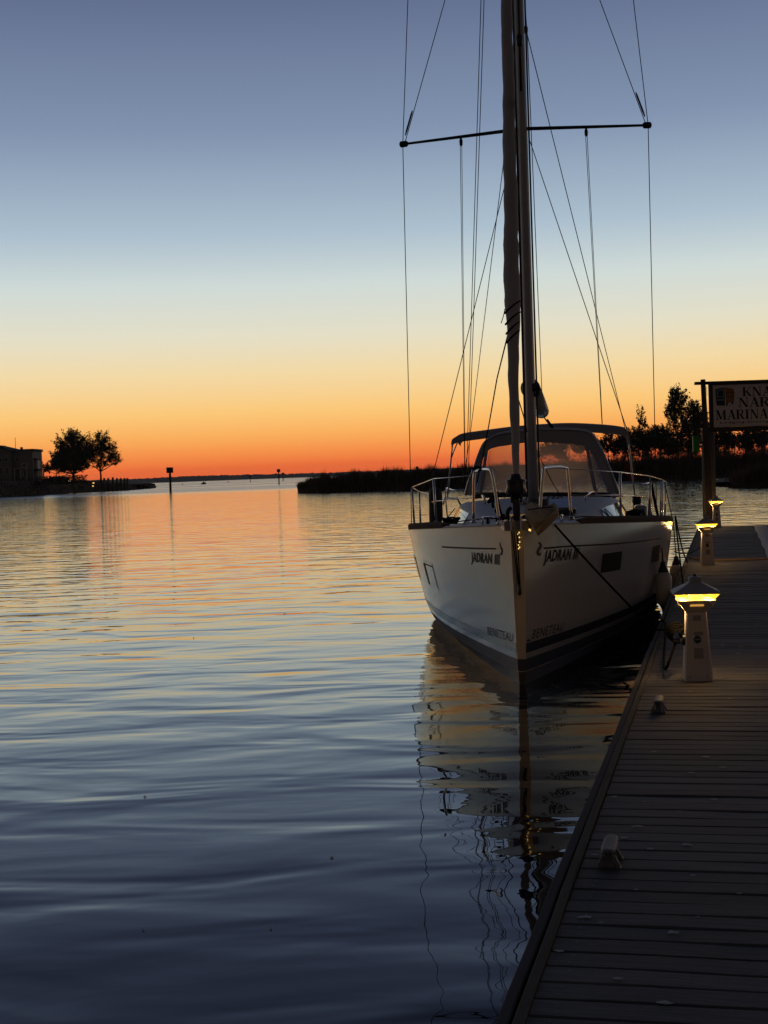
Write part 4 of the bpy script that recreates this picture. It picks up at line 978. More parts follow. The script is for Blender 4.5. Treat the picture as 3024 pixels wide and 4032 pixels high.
# coachroof
def cr_w(a): 
    q = min(1, max(0, (a - 2.3) / 4.6)); return .12 + 1.2 * (1 - (1 - q) ** 2.0)
def cr_h(a):
    q = min(1, max(0, (a - 2.3) / 3.6)); q = q * q * (3 - 2 * q); return .02 + .36 * q
def cr_pt(a, t, side, off=0):    # t: 0 at the deck, 1 at the roof edge
    w = cr_w(a); return (side * (w * (1 - .14 * t) + off), a, sheer(a) + .01 + cr_h(a) * t * .86 + off * .4)
b = MB(); rows = []
for a in np.linspace(2.3, 9.0, 30):
    row = [cr_pt(a, 0, -1), cr_pt(a, .5, -1), cr_pt(a, .93, -1)]
    for u in np.linspace(-.95, .95, 9): row.append((cr_w(a) * .85 * u, a, sheer(a) + .01 + cr_h(a) * (.88 + .12 * (1 - u * u))))
    row += [cr_pt(a, .93, 1), cr_pt(a, .5, 1), cr_pt(a, 0, 1)]; rows.append(row)
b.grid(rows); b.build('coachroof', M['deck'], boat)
for side in (-1, 1):
    for a0, a1 in ((4.3, 5.25), (5.35, 6.3), (6.4, 8.2)):
        b = MB(); b.grid([[cr_pt(a, t, side, .008) for t in np.linspace(.16, .8, 4)] for a in np.linspace(a0, a1, 6)]); b.build('cabin_window', M['winglass'], boat)
# dark band at the spray hood foot and grab rails
def deck_top(s, a): return sheer(a) + .01 + cr_h(a)
b = MB(); b.tube([bl(x, y, 7.3) for x, y in ((1862, 1957), (1900, 1952), (2000, 1949), (2200, 1947), (2380, 1949), (2425, 1953))], .035, 8); b.build('hood_foot', M['black'], boat)
for side in (-1, 1):
    pts = [(side * .62 * cr_w(a), a, deck_top(0, a) + .045) for a in np.linspace(4.8, 6.8, 5)]
    b = MB(); b.tube([(pts[0][0], pts[0][1], pts[0][2] - .06)] + pts + [(pts[-1][0], pts[-1][1], pts[-1][2] - .06)], .014, 8); b.build('grab_rail', M['steel'], boat)
# hatches
def hatch(s0, s1, a0, a1, tilt, zoff=.0):
    zc = deck_top(0, (a0 + a1) / 2) if a0 > 2.3 else sheer(a0) + .05
    b = MB(); b.box((s0, a0, zc + zoff - .02), (s1, a1, zc + zoff + .03), .008); o = b.build('hatch', M['black'], boat)
    b = MB()
    b.add([(s0 + .03, a0 + .03, zc + zoff + .034), (s1 - .03, a0 + .03, zc + zoff + .034), (s1 - .03, a1 - .03, zc + zoff + .034 + tilt), (s0 + .03, a1 - .03, zc + zoff + .034 + tilt),
           (s0 + .03, a0 + .03, zc + zoff + .05), (s1 - .03, a0 + .03, zc + zoff + .05), (s1 - .03, a1 - .03, zc + zoff + .05 + tilt), (s0 + .03, a1 - .03, zc + zoff + .05 + tilt)],
          [(0, 3, 2, 1), (4, 5, 6, 7), (0, 1, 5, 4), (1, 2, 6, 5), (2, 3, 7, 6), (3, 0, 4, 7)])
    b.build('lid', M['winglass'], o)
hatch(-.05, .55, 3.3, 3.85, .10, .02)
hatch(-.3, .3, 1.35, 1.8, 0)
# mast, boom
def am(a): return a
MA = 4.6
mp_b = bl(2099, 1950, MA); mp_t = bl(2042, 0, MA)
mx_b = np.array([0.03, MA, deck_top(0, MA) - .05]); dirm = (np.array(mp_t) - np.array(mp_b)); dirm = dirm / dirm[2]
def mast_pt(z): return np.array(mp_b) + dirm * (z - mp_b[2])
MT = 16.6
b = MB(); zs = [mp_b[2] - .12, 3, 5, 7, 9, 12, MT]
b.tube([tuple(mast_pt(z)) for z in zs], [.070, .069, .067, .064, .062, .06, .055], 16, flat=1.45); mast = b.build('mast', M['alu'], boat)
mc = mast_pt(mp_b[2])
b = MB(); b.tube([tuple(mc + [-.078, -.02, -.0]), tuple(mast_pt(8.5) + np.array([-.076, -.02, 0])), tuple(mast_pt(MT) + np.array([-.07, -.02, 0]))], .014, 6); b.build('halyard', M['wire'], boat)
b = MB(); b.tube([tuple(mc + [.088, .03, 0]), tuple(mast_pt(5.0) + np.array([.084, .03, 0])), tuple(mast_pt(MT) + np.array([.07, .03, 0]))], .012, 6); b.build('halyard', M['wire'], boat)
for (dx_, z0, z1) in ((.0, 7.05, 8.9),):
    b = MB(); b.tube([tuple(mast_pt(z0) + np.array([-.0, -.095, 0])), tuple(mast_pt(z1) + np.array([0, -.095, 0]))], .016, 8); b.build('deck_light_track', M['black'], mast)
b = MB(); b.lathe([(.03, 0), (.042, .02), (.042, .12), (.02, .15)], 10, tuple(mast_pt(7.62) + np.array([0, -.13, 0]))); b.build('steaming_light', M['black'], mast)
b = MB(); b.lathe([(.15, 0), (.15, .03), (.11, .05)], 18, tuple(mc - np.array([0, 0, .13]))); b.build('mast_collar', M['black'], mast)
for k in range(7):     # blocks around the mast foot
    a = R(-150 + k * 20); q = mc + np.array([.2 * math.cos(a), .2 * math.sin(a), -.09])
    b = MB(); b.lathe([(.02, -.03), (.026, 0), (.02, .03)], 8, tuple(q)); b.build('foot_block', M['alu'], mast)
bm0 = mast_pt(3.15); bm1 = np.array(bl(2134, 1620, 9.5))
b = MB(); b.tube([tuple(bm0 + [.0, .12, .06]), tuple(bm1 - np.array([0, .3, 0])), tuple(bm1)], [.13, .125, .115], 16); b.build('boom', M['gelcoat'], boat)
b = MB(); b.tube([tuple(bm1), tuple(bm1 + [0, .03, 0])], [.11, .08], 16); b.build('boom_cap', M['black'], boat)
b = MB(); q = np.array(bl(2106, 1662, 7.5)); b.tube([tuple(mast_pt(2.5) + [0.02, .1, 0]), tuple(bm0 + (bm1 - bm0) * .35 + [0, 0, -.1])], [.03, .022], 8); b.build('boom_vang', M['alu'], boat)
b = MB(); b.tube([tuple(bl(2140, 1640, 9.3)), tuple(bl(2180, 1697, 8.4))], .012, 6); b.tube([tuple(bl(2155, 1655, 9.0)), tuple(bl(2176, 1685, 8.5))], .022, 8); b.build('mainsheet', M['rope'], boat)
# mast winch fitting
wq = np.array(bl(2112, 1535, MA - .05))
b = MB(); rg_ = []
b.tube([tuple(wq + [ .035 * math.cos(a) , 0, .085 * math.sin(a)]) for a in np.linspace(0, 2 * math.pi, 17)], .018, 7); b.build('mast_ring', M['black'], mast)
b = MB(); b.lathe([(.035, -.05), (.05, -.03), (.045, .03), (.05, .05)], 12, tuple(wq + [-.03, 0, .03])); b.build('mast_winch', M['black'], mast)
# forestay with furled sail
FA0, FA1 = .42, 4.35
f0 = np.array(bl(2031, 1890, FA0)); f1 = f0 + (np.array(bl(1995, 0, 2.07)) - f0) / .42
def fs(t): return f0 + (f1 - f0) * t
# solve the lean so that the stay passes the photo position at the frame top
tt = np.linspace(0, 1, 200)
fp_pts = []
b = MB(); ts0 = [0, .006, .012, .02, .05, .09, .11, .122, .128, .136, .148, .165, .2, .25, .32, .42, .6, .8, .97]
rs0 = [.024, .03, .038, .043, .050, .060, .066, .070, .074, .080, .096, .092, .084, .077, .071, .066, .058, .05, .02]
ts = np.unique(np.concatenate([ts0, np.linspace(.02, .6, 90)])); wr_ = np.cumsum(rng.normal(0, 1, len(ts))); wr_ -= np.convolve(wr_, np.ones(9) / 9, 'same')
rs = .94 * np.interp(ts, ts0, rs0) * (1 + .035 * np.clip(wr_, -1.5, 1.5)) * (1 + .02 * np.sin(ts * 160))
rs = list(rs)
sail_c = [fs(t) + np.array([.005 * math.sin(t * 60) + .003 * math.sin(t * 210), 0, 0]) for t in ts]
b.tube([tuple(p) for p in sail_c], rs, 18); sail = b.build('furled_sail', M['sailcover'], boat)
b = MB(); b.tube([tuple(fs(t) + np.array([math.cos(-1.2 + t * 26), math.sin(-1.2 + t * 26), 0]) * (np.interp(t, ts, rs) - .002)) for t in np.linspace(.03, .58, 160)], .006, 4); b.build('leech_edge', M['sailcover'], sail)
for k, t0 in enumerate((.117, .1245, .1325, .142)):
    r_ = np.interp(t0, ts, rs) + .004
    b = MB(); b.tube([tuple(fs(t0 + .005 * math.cos(a) ) + np.array([r_ * math.cos(a), r_ * math.sin(a), 0])) for a in np.linspace(0, 2 * math.pi, 19)], .009, 5); b.build('sheet_wrap', M['rope'], sail)
b = MB(); q = np.array(bl(1988, 1215, 1.0)); q2 = np.array(bl(1973, 1273, 1.0)); b.tube([tuple(q), tuple((q + q2) / 2 + [.005, 0, 0]), tuple(q2)], .005, 5); b.build('sheet_tail', M['rope'], sail)
d0 = np.array(bl(2032, 1920, FA0))
b = MB(); b.lathe([(.03, -.30), (.035, -.16), (.06, -.15), (.06, -.075), (.105, -.07), (.11, -.03), (.10, .0), (.10, .055), (.11, .075), (.06, .09), (.045, .14)], 18, tuple(d0)); b.build('furler_drum', M['black'], boat)
for s in (-1, 1):
    b = MB(); b.tube([tuple(d0 + [s * .075, -.085, -.06]), tuple(d0 + [s * .085, -.09, .0]), tuple(d0 + [s * .075, -.085, .06])], .007, 6); b.build('drum_guard', M['steel'], boat)
b = MB(); b.tube([tuple(d0 + [0, 0, -.26]), tuple(d0 + [0.005, -.05, -.40]), tuple(np.array([.0, .2, sheer(0) + .04]))], [.012, .02, .022], 8); b.build('tack_fitting', M['steel'], boat)
b = MB(); b.tube(smooth_pts([tuple(d0 + [-.05, -.06, -.2]), tuple(d0 + [-.085, -.06, -.23]), tuple(d0 + [-.1, -.06, -.3])]), .022, 6); b.build('furler_lead', M['black'], boat)
# spreaders and rigging
SA = MA + .34
tipL = np.array(bl(1586, 568, SA)); tipR = np.array(bl(2552, 493, SA)); rootm = mast_pt((bl(2090, 505, MA))[2])
for tip in (tipL, tipR):
    b = MB(); v = tip - rootm; b.tube([tuple(rootm), tuple(rootm + v * .5), tuple(tip)], [.042, .036, .028], 10, flat=.55); sp_ = b.build('spreader', M['black'], boat)
    b = MB(); u = v / np.linalg.norm(v); b.tube([tuple(tip - u * .07), tuple(tip - u * .05), tuple(tip + u * .03), tuple(tip + u * .045)], [.03, .042, .042, .02], 10); b.build('end_cap', M['black'], sp_)
def wire(name, pts, r=.0055, m='wire', n=6, parent=None):
    b = MB(); b.tube([tuple(p) for p in pts], r, n); return b.build(name, M[m], parent or boat)
def ext(a, b, k): a = np.asarray(a); b = np.asarray(b); return a + (b - a) * k
chL = np.array([-1.9, 6.0, 1.32]); chR = np.array([1.9, 6.0, 1.32])
chL = np.array(bl(1621, 2078, 5.2)); chR = np.array(bl(2586, 2040, 4.9))
upL = np.array(bl(1606, 0, MA + .3)); upR = np.array(bl(2494, 0, MA + .3))
wire('cap_shroud', [chL, tipL]); wire('cap_shroud', [chR, tipR])
z2 = 11.6; t2L = ext(tipL, upL, (z2 - tipL[2]) / (upL[2] - tipL[2])); t2R = ext(tipR, upR, (z2 - tipR[2]) / (upR[2] - tipR[2]))
wire('cap_shroud', [tipL, t2L, mast_pt(16.3)]); wire('cap_shroud', [tipR, t2R, mast_pt(16.3)])
for tip in (t2L, t2R): wire('spreader', [mast_pt(11.5), tip], .03, 'black')
wire('diagonal_shroud', [tipL + [.03, 0, .02], mast_pt(11.3)]); wire('diagonal_shroud', [tipR - np.array([.03, 0, -.02]), mast_pt(11.3)])
for tip in (tipL, tipR):
    d_ = (mast_pt(11.3) - tip); d_ = d_ / np.linalg.norm(d_); b = MB(); b.tube([tuple(tip + d_ * .12), tuple(tip + d_ * .2), tuple(tip + d_ * .42), tuple(tip + d_ * .46)], [.008, .013, .012, .006], 8); b.build('turnbuckle', M['black'], boat)
lowz = rootm[2] - .12
wire('lower_shroud', [mast_pt(lowz) + np.array([-.08, 0, 0]), bl(1702, 1880, 5.0), bl(1690, 1955, 5.05)]); wire('lower_shroud', [mast_pt(lowz) + np.array([.08, 0, 0]), bl(2478, 1720, 5.0), bl(2520, 1870, 5.0)])
wire('lower_shroud', [bl(2046, 120, MA + .1), bl(1848, 1740, 9.8), bl(1822, 1900, 10.6)], .0055); wire('runner', [bl(2072, 120, MA + .1), bl(2462, 1690, 9.8), bl(2500, 1850, 11.0)], .006)
wire('topping_lift', [mast_pt(16.2), bl(2065, 0, 4.9), bl(2076, 130, 5.1), bl(2136, 1600, 9.4)], .006)
b = MB(); b.lathe([(.015, -.05), (.03, -.03), (.03, .03), (.015, .05)], 8, tuple(bl(2070, 117, 5.1))); b.build('block', M['black'], boat)
# twin backstays
for dx_ in (0, 12): wire('backstay', [mast_pt(16.4), bl(1894 + dx_, 0, 7.7), bl(1838 + dx_ * .6, 1830, 11.6), bl(1836 + dx_ * .6, 1945, 11.8)], .0065)
# flag halyards under the spreaders
for tip, pa, pb in ((tipL, [(1812, 560), (1830, 1900)], 5), (tipR, [(2305, 522), (2370, 1670)], 5)):
    for dx_ in (0, 6): wire('flag_halyard', [bl(pa[0][0] + dx_, pa[0][1], SA), bl(pa[1][0] + dx_ * .3, pa[1][1], SA + 1.6)], .0045, 'wire', 5)
    b = MB(); q = np.array(bl(pa[0][0] + 3, pa[0][1] - 5, SA)); b.lathe([(.008, -.07), (.022, -.05), (.024, .0), (.01, .05)], 8, tuple(q)); b.build('block', M['black'], boat)
wire('jib_sheet', [bl(1999, 1320, 1.0), bl(1957, 1490, 3.2), bl(1922, 1690, 5.2), bl(1880, 1900, 6.0)], .008, 'rope')
wire('furling_line', [bl(2042, 1575, 2.0), bl(2062, 1640, 3.0), bl(2075, 1700, 4.0)], .007, 'rope')
# bow fittings
pb0 = np.array(bl(1956, 2062, -.06)); pb1 = np.array(bl(2076, 2095, -.06))
b = MB(); zt_, zl = sheer(0) + .035, sheer(0) - .062
b.frustum([[(-.12, -.10, zl), (.12, -.10, zl), (.20, .34, zl + .02), (-.20, .34, zl + .02)], [(-.125, -.12, zt_), (.125, -.12, zt_), (.21, .34, zt_), (-.21, .34, zt_)]]); b.build('bow_platform', M['gelcoat'], boat)
for s in (-1, 1):
    b = MB(); b.box((s * .05 - .008, -.22, zl + .01), (s * .05 + .008, .1, zt_ + .05)); b.build('roller_cheek', M['steel'], boat)
b = MB(); b.box((-.035, .02, zt_), (.035, .06, zt_ + .22), .008); b.build('stem_fitting', M['black'], boat)
for s in (-1, 1):
    a0, a1 = .95, .36
    pts_px = [(1864.6, 2053), (1866, 1880), (1880, 1855), (1924, 1848), (1937, 1867), (1950, 1939), (1966, 2058)] if s < 0 else [(2250, 2041), (2236, 1872), (2224, 1841), (2147, 1842), (2139.5, 1856), (2133, 1920), (2124, 2040)]
    pts = [bl(x, y, a0 + (a1 - a0) * t) for (x, y), t in zip(pts_px, (0, .02, .1, .82, .95, .97, 1))]
    b = MB(); b.tube(smooth_pts(pts, 5), .0145, 10); pr0 = b.build('bow_rail', M['steel'], boat)
    for e in (pts[0], pts[-1]):
        b = MB(); b.lathe([(.032, -.02), (.032, .0), (.018, .02)], 10, e); b.build('base', M['steel'], pr0)
# bow cleats
for s in (-1, 1):
    q = np.array([s * .42, 1.05, sheer(1.05) + .02])
    b = MB(); b.tube([tuple(q + [-.02, -.1, .055]), tuple(q + [0, -.05, .06]), tuple(q + [0, .05, .06]), tuple(q + [.02, .1, .055])], [.008, .014, .014, .008], 8)
    for t in (-.03, .03): b.tube([tuple(q + [0, t, -.01]), tuple(q + [0, t, .06])], .011, 8)
    b.build('bow_cleat', M['steel'], boat)
q = np.array(bl(1922, 2052, .45)); b = MB(); b.lathe([(.02, -.03), (.02, .03), (.062, .034), (.066, .042), (.05, .048), (.001, .05)], 16, tuple(q)); b.build('windlass_button', M['steel'], boat)
# stanchions and lifelines
for s in (-1, 1):
    tops = []
    if s < 0: S_ = [((1707, 1885), (1718, 2058), 3.1), ((1622, 1918), (1632, 2076), 5.9), ((1651, 1936), (1656, 2074), 8.3), ((1690, 1945), (1694, 2070), 10.6)]
    else: S_ = [((2442, 1859), (2444, 2041), 3.1), ((2561, 1875), (2557, 2041), 5.9), ((2609, 1889), (2606, 2044), 8.3), ((2622, 1897), (2618, 2050), 10.4)]
    mids = []
    for (tpx, bpx, a) in S_:
        tq, bq = np.array(bl(*tpx, a)), np.array(bl(*bpx, a)); bq[2] = sheer(a) + .02
        b = MB(); b.tube([tuple(bq), tuple(tq)], [.0155, .0135], 8); o = b.build('stanchion', M['steel'], boat); tops.append(tq); mids.append((tq * .52 + bq * .48))
        b = MB(); b.lathe([(.035, -.02), (.03, .02), (.017, .06)], 10, tuple(bq)); b.build('base', M['steel'], o)
    start = np.array(bl(1866, 1872, .95)) if s < 0 else np.array(bl(2232, 1846, .9))
    st2 = np.array(bl(1865, 1960, .95)) if s < 0 else np.array(bl(2243, 1950, .9))
    wire('lifeline', [start] + tops, .0048, 'steel', 5); wire('lifeline', [st2] + mids, .0042, 'steel', 5)
# gate braces at the right
for (p0, p1, a) in (((2552, 2041), (2563, 1885), 6.1), ((2600, 2044), (2604, 1893), 7.6)):
    b = MB(); b.tube([bl(*p0, a), bl(*p1, a)], .0135, 8); b.build('stanchion', M['steel'], boat)
# stern rails behind the cockpit
for s in (-1, 1):
    pts = [(s * 1.75, 10.6, sheer(10.6)), (s * 1.78, 10.7, sheer(10.6) + .62), (s * 1.72, 12.0, sheer(12) + .62), (s * .9, 12.15, sheer(12) + .62), (s * .9, 12.15, sheer(12))]
    b = MB(); b.tube(smooth_pts(pts, 5), .0145, 8); b.build('stern_rail', M['steel'], boat)
# cockpit: coamings, wheels, table
for s in (-1, 1):
    b = MB(); b.frustum([[(s * .95, 8.6, sheer(9) - .1), (s * 1.35, 8.6, sheer(9) - .05), (s * 1.35, 11.8, sheer(11.8) - .05), (s * .95, 11.8, sheer(11.8) - .1)], [(s * 1.02, 8.62, sheer(9) + .30), (s * 1.22, 8.62, sheer(9) + .30), (s * 1.22, 11.7, sheer(11.8) + .18), (s * 1.02, 11.7, sheer(11.8) + .18)]]); b.build('coaming', M['gelcoat'], boat)
    b = MB(); b.tube([(s * .75 + .4 * math.cos(a), 10.9, sheer(11) + .35 + .4 * math.sin(a)) for a in np.linspace(0, 2 * math.pi, 25)], .014, 6)
    for a in (0, R(60), R(120)): b.tube([(s * .75 - .4 * math.cos(a), 10.9, sheer(11) + .35 - .4 * math.sin(a)), (s * .75 + .4 * math.cos(a), 10.9, sheer(11) + .35 + .4 * math.sin(a))], .007, 5)
    b.build('steering_wheel', M['steel'], boat)
    b = MB(); b.frustum([sq(.2, 0), sq(.16, .55)]); o = b.build('binnacle', M['gelcoat'], boat, (s * .75, 10.78, sheer(11) - .1))
# spray hood (dodger)
HA, HF = 8.15, 7.35                    # hoop top and foot, metres aft
outer_px = [(1832, 1952), (1845, 1900), (1866, 1845), (1885, 1790), (1905, 1748), (1935, 1724), (1980, 1709), (2090, 1696), (2200, 1693), (2290, 1698), (2330, 1712), (2356, 1745), (2382, 1800), (2410, 1870), (2438, 1945)]
inner_px = [(1868, 1948), (1875, 1900), (1888, 1850), (1902, 1806), (1922, 1775), (1950, 1762), (1990, 1755), (2090, 1742), (2200, 1745), (2280, 1752), (2312, 1763), (2334, 1790), (2356, 1835), (2378, 1890), (2396, 1946)]
oL = smooth_pts([bl(x, y, HA - .5 * max(0, (y - 1700) / 250)) for x, y in outer_px], 4)
iL = smooth_pts([bl(x, y, HA - .08 - .58 * max(0, (y - 1745) / 205)) for x, y in inner_px], 4)
b = MB(); b.grid([oL, [tuple((np.array(o) + np.array(i)) / 2 + [0, -.02, .012]) for o, i in zip(oL, iL)], iL]); hood = b.build('spray_hood', M['canvas'], boat)
b = MB(); bk_ = [tuple(np.array(o) + [0, .95, .03 if o[2] > 2.3 else -.02]) for o in oL]; md = [tuple(np.array(o) + [0, .5, .055 if o[2] > 2.4 else .0]) for o in oL]
b.grid([oL, md, bk_]); b.build('hood_top', M['canvas'], boat)
b = MB(); b.tube([tuple(np.array(o) + [0, -.012, .012]) for o in oL], .016, 8); b.build('hood_hoop', M['steel'], boat)
b = MB(); b.tube(bk_, .014, 8); b.build('hood_hoop', M['steel'], boat)
# window panes of clear vinyl: left quarter, two fronts, right quarter; foot line on the coachroof
foot = lambda x: bl(x, 1944 + (6 if x < 1900 else 0), HF)
def pane(pxs_top, x0, x1, name='hood_window'):
    n = 12; tops = smooth_pts([bl(x, y, HA - .08 - .58 * max(0, (y - 1745) / 205)) for x, y in pxs_top], 6); m_ = len(tops)
    bots = [foot(x0 + (x1 - x0) * i / (m_ - 1)) for i in range(m_)]
    b = MB(); b.grid([[tuple(np.array(t) + (np.array(q) - np.array(t)) * k + np.array([0, .012, 0]) * math.sin(math.pi * k)) for t, q in zip(tops, bots)] for k in np.linspace(0, 1, 8)]); return b.build(name, M['vinyl'], boat)
pane([(1868, 1946), (1876, 1900), (1889, 1850), (1902, 1800), (1910, 1782)], 1868, 1885)
pane([(1924, 1774), (1950, 1762), (1990, 1755), (2072, 1744)], 1898, 2068)
pane([(2076, 1744), (2140, 1743), (2200, 1745), (2280, 1752), (2302, 1757)], 2072, 2338)
pane([(2318, 1767), (2334, 1790), (2356, 1835), (2378, 1890), (2396, 1944)], 2354, 2396)
def mull(pt, pbm, w):
    t = np.array(bl(*pt, HA - .1)); q = np.array(foot(pbm)); b = MB(); rows = [[tuple(p + [-w, -.012, 0]), tuple(p + [0, -.02, 0]), tuple(p + [w, -.012, 0])] for p in (t + (q - t) * k for k in np.linspace(0, 1, 6))]
    b.grid(rows); b.grid([[tuple(np.array(c) + [0, .012, 0]) for c in r][::-1] for r in rows]); b.build('hood_mullion', M['canvas'], boat)
mull((1917, 1770), 1891, .024); mull((2310, 1757), 2346, .026); mull((2074, 1742), 2070, .012)
b = MB(); rows = [[bl(x, 1938, HF - .0), bl(x, 1949, HF - .01)] for x in np.linspace(1858, 2412, 14)]; b.grid(rows); b.build('hood_hem', M['canvas'], boat)
b = MB(); q = np.array(bl(2428, 1952, 6.9)); b.box(tuple(q - [.09, .12, .02]), tuple(q + [.09, .12, .03]), .012); b.build('side_vent', M['trim'], boat)
# bimini behind
top_px = [(1776, 1745), (1782, 1728), (1810, 1716), (1880, 1706), (2000, 1690), (2120, 1680), (2240, 1675), (2360, 1680), (2440, 1688), (2468, 1698), (2478, 1716), (2480, 1734)]
BA = 10.2
fr_ = smooth_pts([bl(x, y, BA) for x, y in top_px], 4)
md = [tuple(np.array(p) + [0, .9, .07]) for p in fr_]; bk_ = [tuple(np.array(p) + [0, 1.8, -.02]) for p in fr_]
lo_ = [tuple(np.array(p) + [0, -.03, -.11 if 1 < i < len(fr_) - 2 else -.02]) for i, p in enumerate(fr_)]
b = MB(); b.grid([lo_, fr_, md, bk_]); b.grid([[tuple(np.array(p) - [0, 0, .012]) for p in row] for row in (bk_, md, fr_)]); b.build('bimini', M['canvas'], boat)
for (a_, da) in ((BA, 0.0), (BA + 1.7, .1)):
    for s, (xt_, yt_), (xb_, yb_) in ((-1, (1782, 1740), (1762, 1960)), (1, (2474, 1730), (2500, 1960))):
        t_ = np.array(bl(xt_, yt_, a_)) + [0, 0, -.02]; q_ = np.array(bl(xb_, yb_, a_ + .4)); b = MB(); b.tube([tuple(t_), tuple(t_ + (q_ - t_) * .2), tuple(q_)], .0135, 8); b.build('bimini_leg', M['steel'], boat)
b = MB(); b.tube([bl(1800, 1745, BA - .0), bl(1782, 1790, BA + .1), bl(1779, 1800, BA + .1)], .011, 6); b.build('bimini_strut', M['steel'], boat)
# lines led over the deck and clutter round the mast
for k, (s0, s1) in enumerate(((-.22, -.34), (-.16, -.26), (-.10, -.19), (.16, .28), (.22, .36), (.28, .44))):
    b = MB(); b.tube(smooth_pts([(mc[0] + s0, MA + .1, deck_top(0, 4.6) + .02), (mc[0] + s0 * 1.3, 5.6, deck_top(0, 5.6) + .022), (mc[0] + s1, 7.2, deck_top(0, 7.2) + .03)], 5), .008, 6); b.build('led_line', M['rope'], boat)
for s in (-1, 1):
    b = MB(); b.tube(smooth_pts([tuple(bl(1958 if s < 0 else 2240, 2040, .6)), (s * .72, 2.6, sheer(2.6) + .07), (s * 1.18, 4.2, sheer(4.2) + .04), (s * 1.42, 6.4, sheer(6.4) + .05), (s * 1.45, 8.8, sheer(8.8) + .3)], 6), .008, 6); b.build('jib_sheet', M['rope'], boat)
    b = MB(); b.frustum([[(s * 1.36, 4.0, sheer(4) + .03), (s * 1.40, 4.0, sheer(4) + .03), (s * 1.40, 4.0, sheer(4) + .06), (s * 1.36, 4.0, sheer(4) + .06)], [(s * 1.44, 6.0, sheer(6) + .03), (s * 1.48, 6.0, sheer(6) + .03), (s * 1.48, 6.0, sheer(6) + .06), (s * 1.44, 6.0, sheer(6) + .06)]]); b.build('jib_track', M['black'], boat)
    b = MB(); q = np.array([s * 1.43, 5.2, sheer(5.2) + .11]); b.tube([tuple(q + [0, .06 * math.cos(a), .05 * math.sin(a)]) for a in np.linspace(0, 2 * math.pi, 13)], .022, 7); b.build('track_block', M['black'], boat)
b = MB(); q = np.array(bl(2488, 2022, 6.6))
for k in range(5): b.tube([tuple(q + np.array([(.10 + .012 * k) * math.cos(a), (.10 + .01 * k) * math.sin(a), -.04 + .018 * k + .012 * math.sin(3 * a + k)])) for a in np.linspace(0, 2 * math.pi, 21)], .012, 6)
b.build('deck_rope_coil', M['rope'], boat)
b = MB(); q = np.array(bl(1776, 2052, 4.4))
for k in range(4): b.tube([tuple(q + np.array([(.08 + .012 * k) * math.cos(a), (.1 + .01 * k) * math.sin(a), -.02 + .018 * k + .012 * math.sin(3 * a + k)])) for a in np.linspace(0, 2 * math.pi, 21)], .012, 6)
b.build('deck_rope_coil', M['rope'], boat)
b = MB(); b.tube([bl(1745, 1985, 5.2), bl(1752, 1962, 5.3), bl(1800, 1962, 5.6), bl(1812, 1985, 5.7)], .014, 7); b.build('mast_guard_rail', M['steel'], boat)
b = MB(); b.tube([tuple(bl(2128, 1806, 4.9)), tuple(bl(2178, 1906, 5.2)), tuple(bl(2232, 1990, 5.0))], .006, 6); b.build('led_line', M['rope'], boat)
# pieces on the side decks at the right and left
q = np.array(bl(2508, 1985, 8.4)); b = MB(); b.lathe([(.05, -.12), (.07, -.1), (.06, .0), (.075, .05), (.07, .12), (.02, .14)], 14, tuple(q)); b.build('winch', M['black'], boat)
q = np.array(bl(2524, 2020, 7.2)); b = MB(); b.box(tuple(q - [.10, .15, .16]), tuple(q + [.08, .15, .12]), .03); b.build('life_raft_case', M['gelcoat'], boat)

# ------------------------------------------------------------------ things on or hanging from the boat
def W(p): return tuple(bw(*p))
# anchor cover
ab = MB()
ring = [(2064, 2012), (2072, 1988), (2092, 1976), (2112, 1982), (2130, 1998), (2158, 1990), (2182, 1978), (2198, 1998), (2202, 2028), (2182, 2052), (2152, 2082), (2117, 2111), (2103, 2082), (2084, 2066), (2070, 2042)]
ctr = np.array(bl(2125, 2040, -.30))
rp = [np.array(bl(x, y, -.14 + .06 * math.sin(i * 1.7))) for i, (x, y) in enumerate(ring)]
ridge_ = [np.array(bl(2125, 2012, -.36)), np.array(bl(2196, 2035, -.30)), np.array(bl(2118, 2088, -.33))]
def lvl(k, pull, da): return [tuple(ctr * pull + p * (1 - pull) + np.array([0, da, 0])) for p in rp]
inner1 = []
for i, p in enumerate(rp):
    d_ = min(range(3), key=lambda j: np.linalg.norm(p - ridge_[j])); q = p * .5 + ridge_[d_] * .5; q[1] -= .02; inner1.append(tuple(q))
b = MB(); n = len(rp)
back = [tuple(p * .75 + np.array([ctr[0], 0, ctr[2]]) * .25 * np.array([1, 1, 1]) + np.array([0, .26, 0]) - np.array([0, p[1] * .75 - p[1] * 1.0 , 0]) * 0) for p in rp]
c3 = (ridge_[0] + ridge_[1] + ridge_[2]) / 3 - np.array([0, .03, 0])
b.frustum([back, [tuple(p) for p in rp], inner1], cap1=False)
off_ = 2 * n
b.v += [tuple(c3)]; b.f += [(off_ + i, off_ + (i + 1) % n, len(b.v) - 1) for i in range(n)]; b.sm += [False] * n
b.v = [W(p) for p in b.v]
tag(b.build('anchor_cover', M['bag']), 'khaki canvas cover wrapped round the anchor at the bow', 'anchor cover')
b = MB(); b.tube([W(bl(x, y, -.4)) for x, y in ((2078, 2008), (2120, 2001), (2150, 1999), (2178, 1995))], .006, 5); tag(b.build('cover_lashing', M['rope']), 'thin dark lashing tied across the khaki anchor cover', 'lashing')
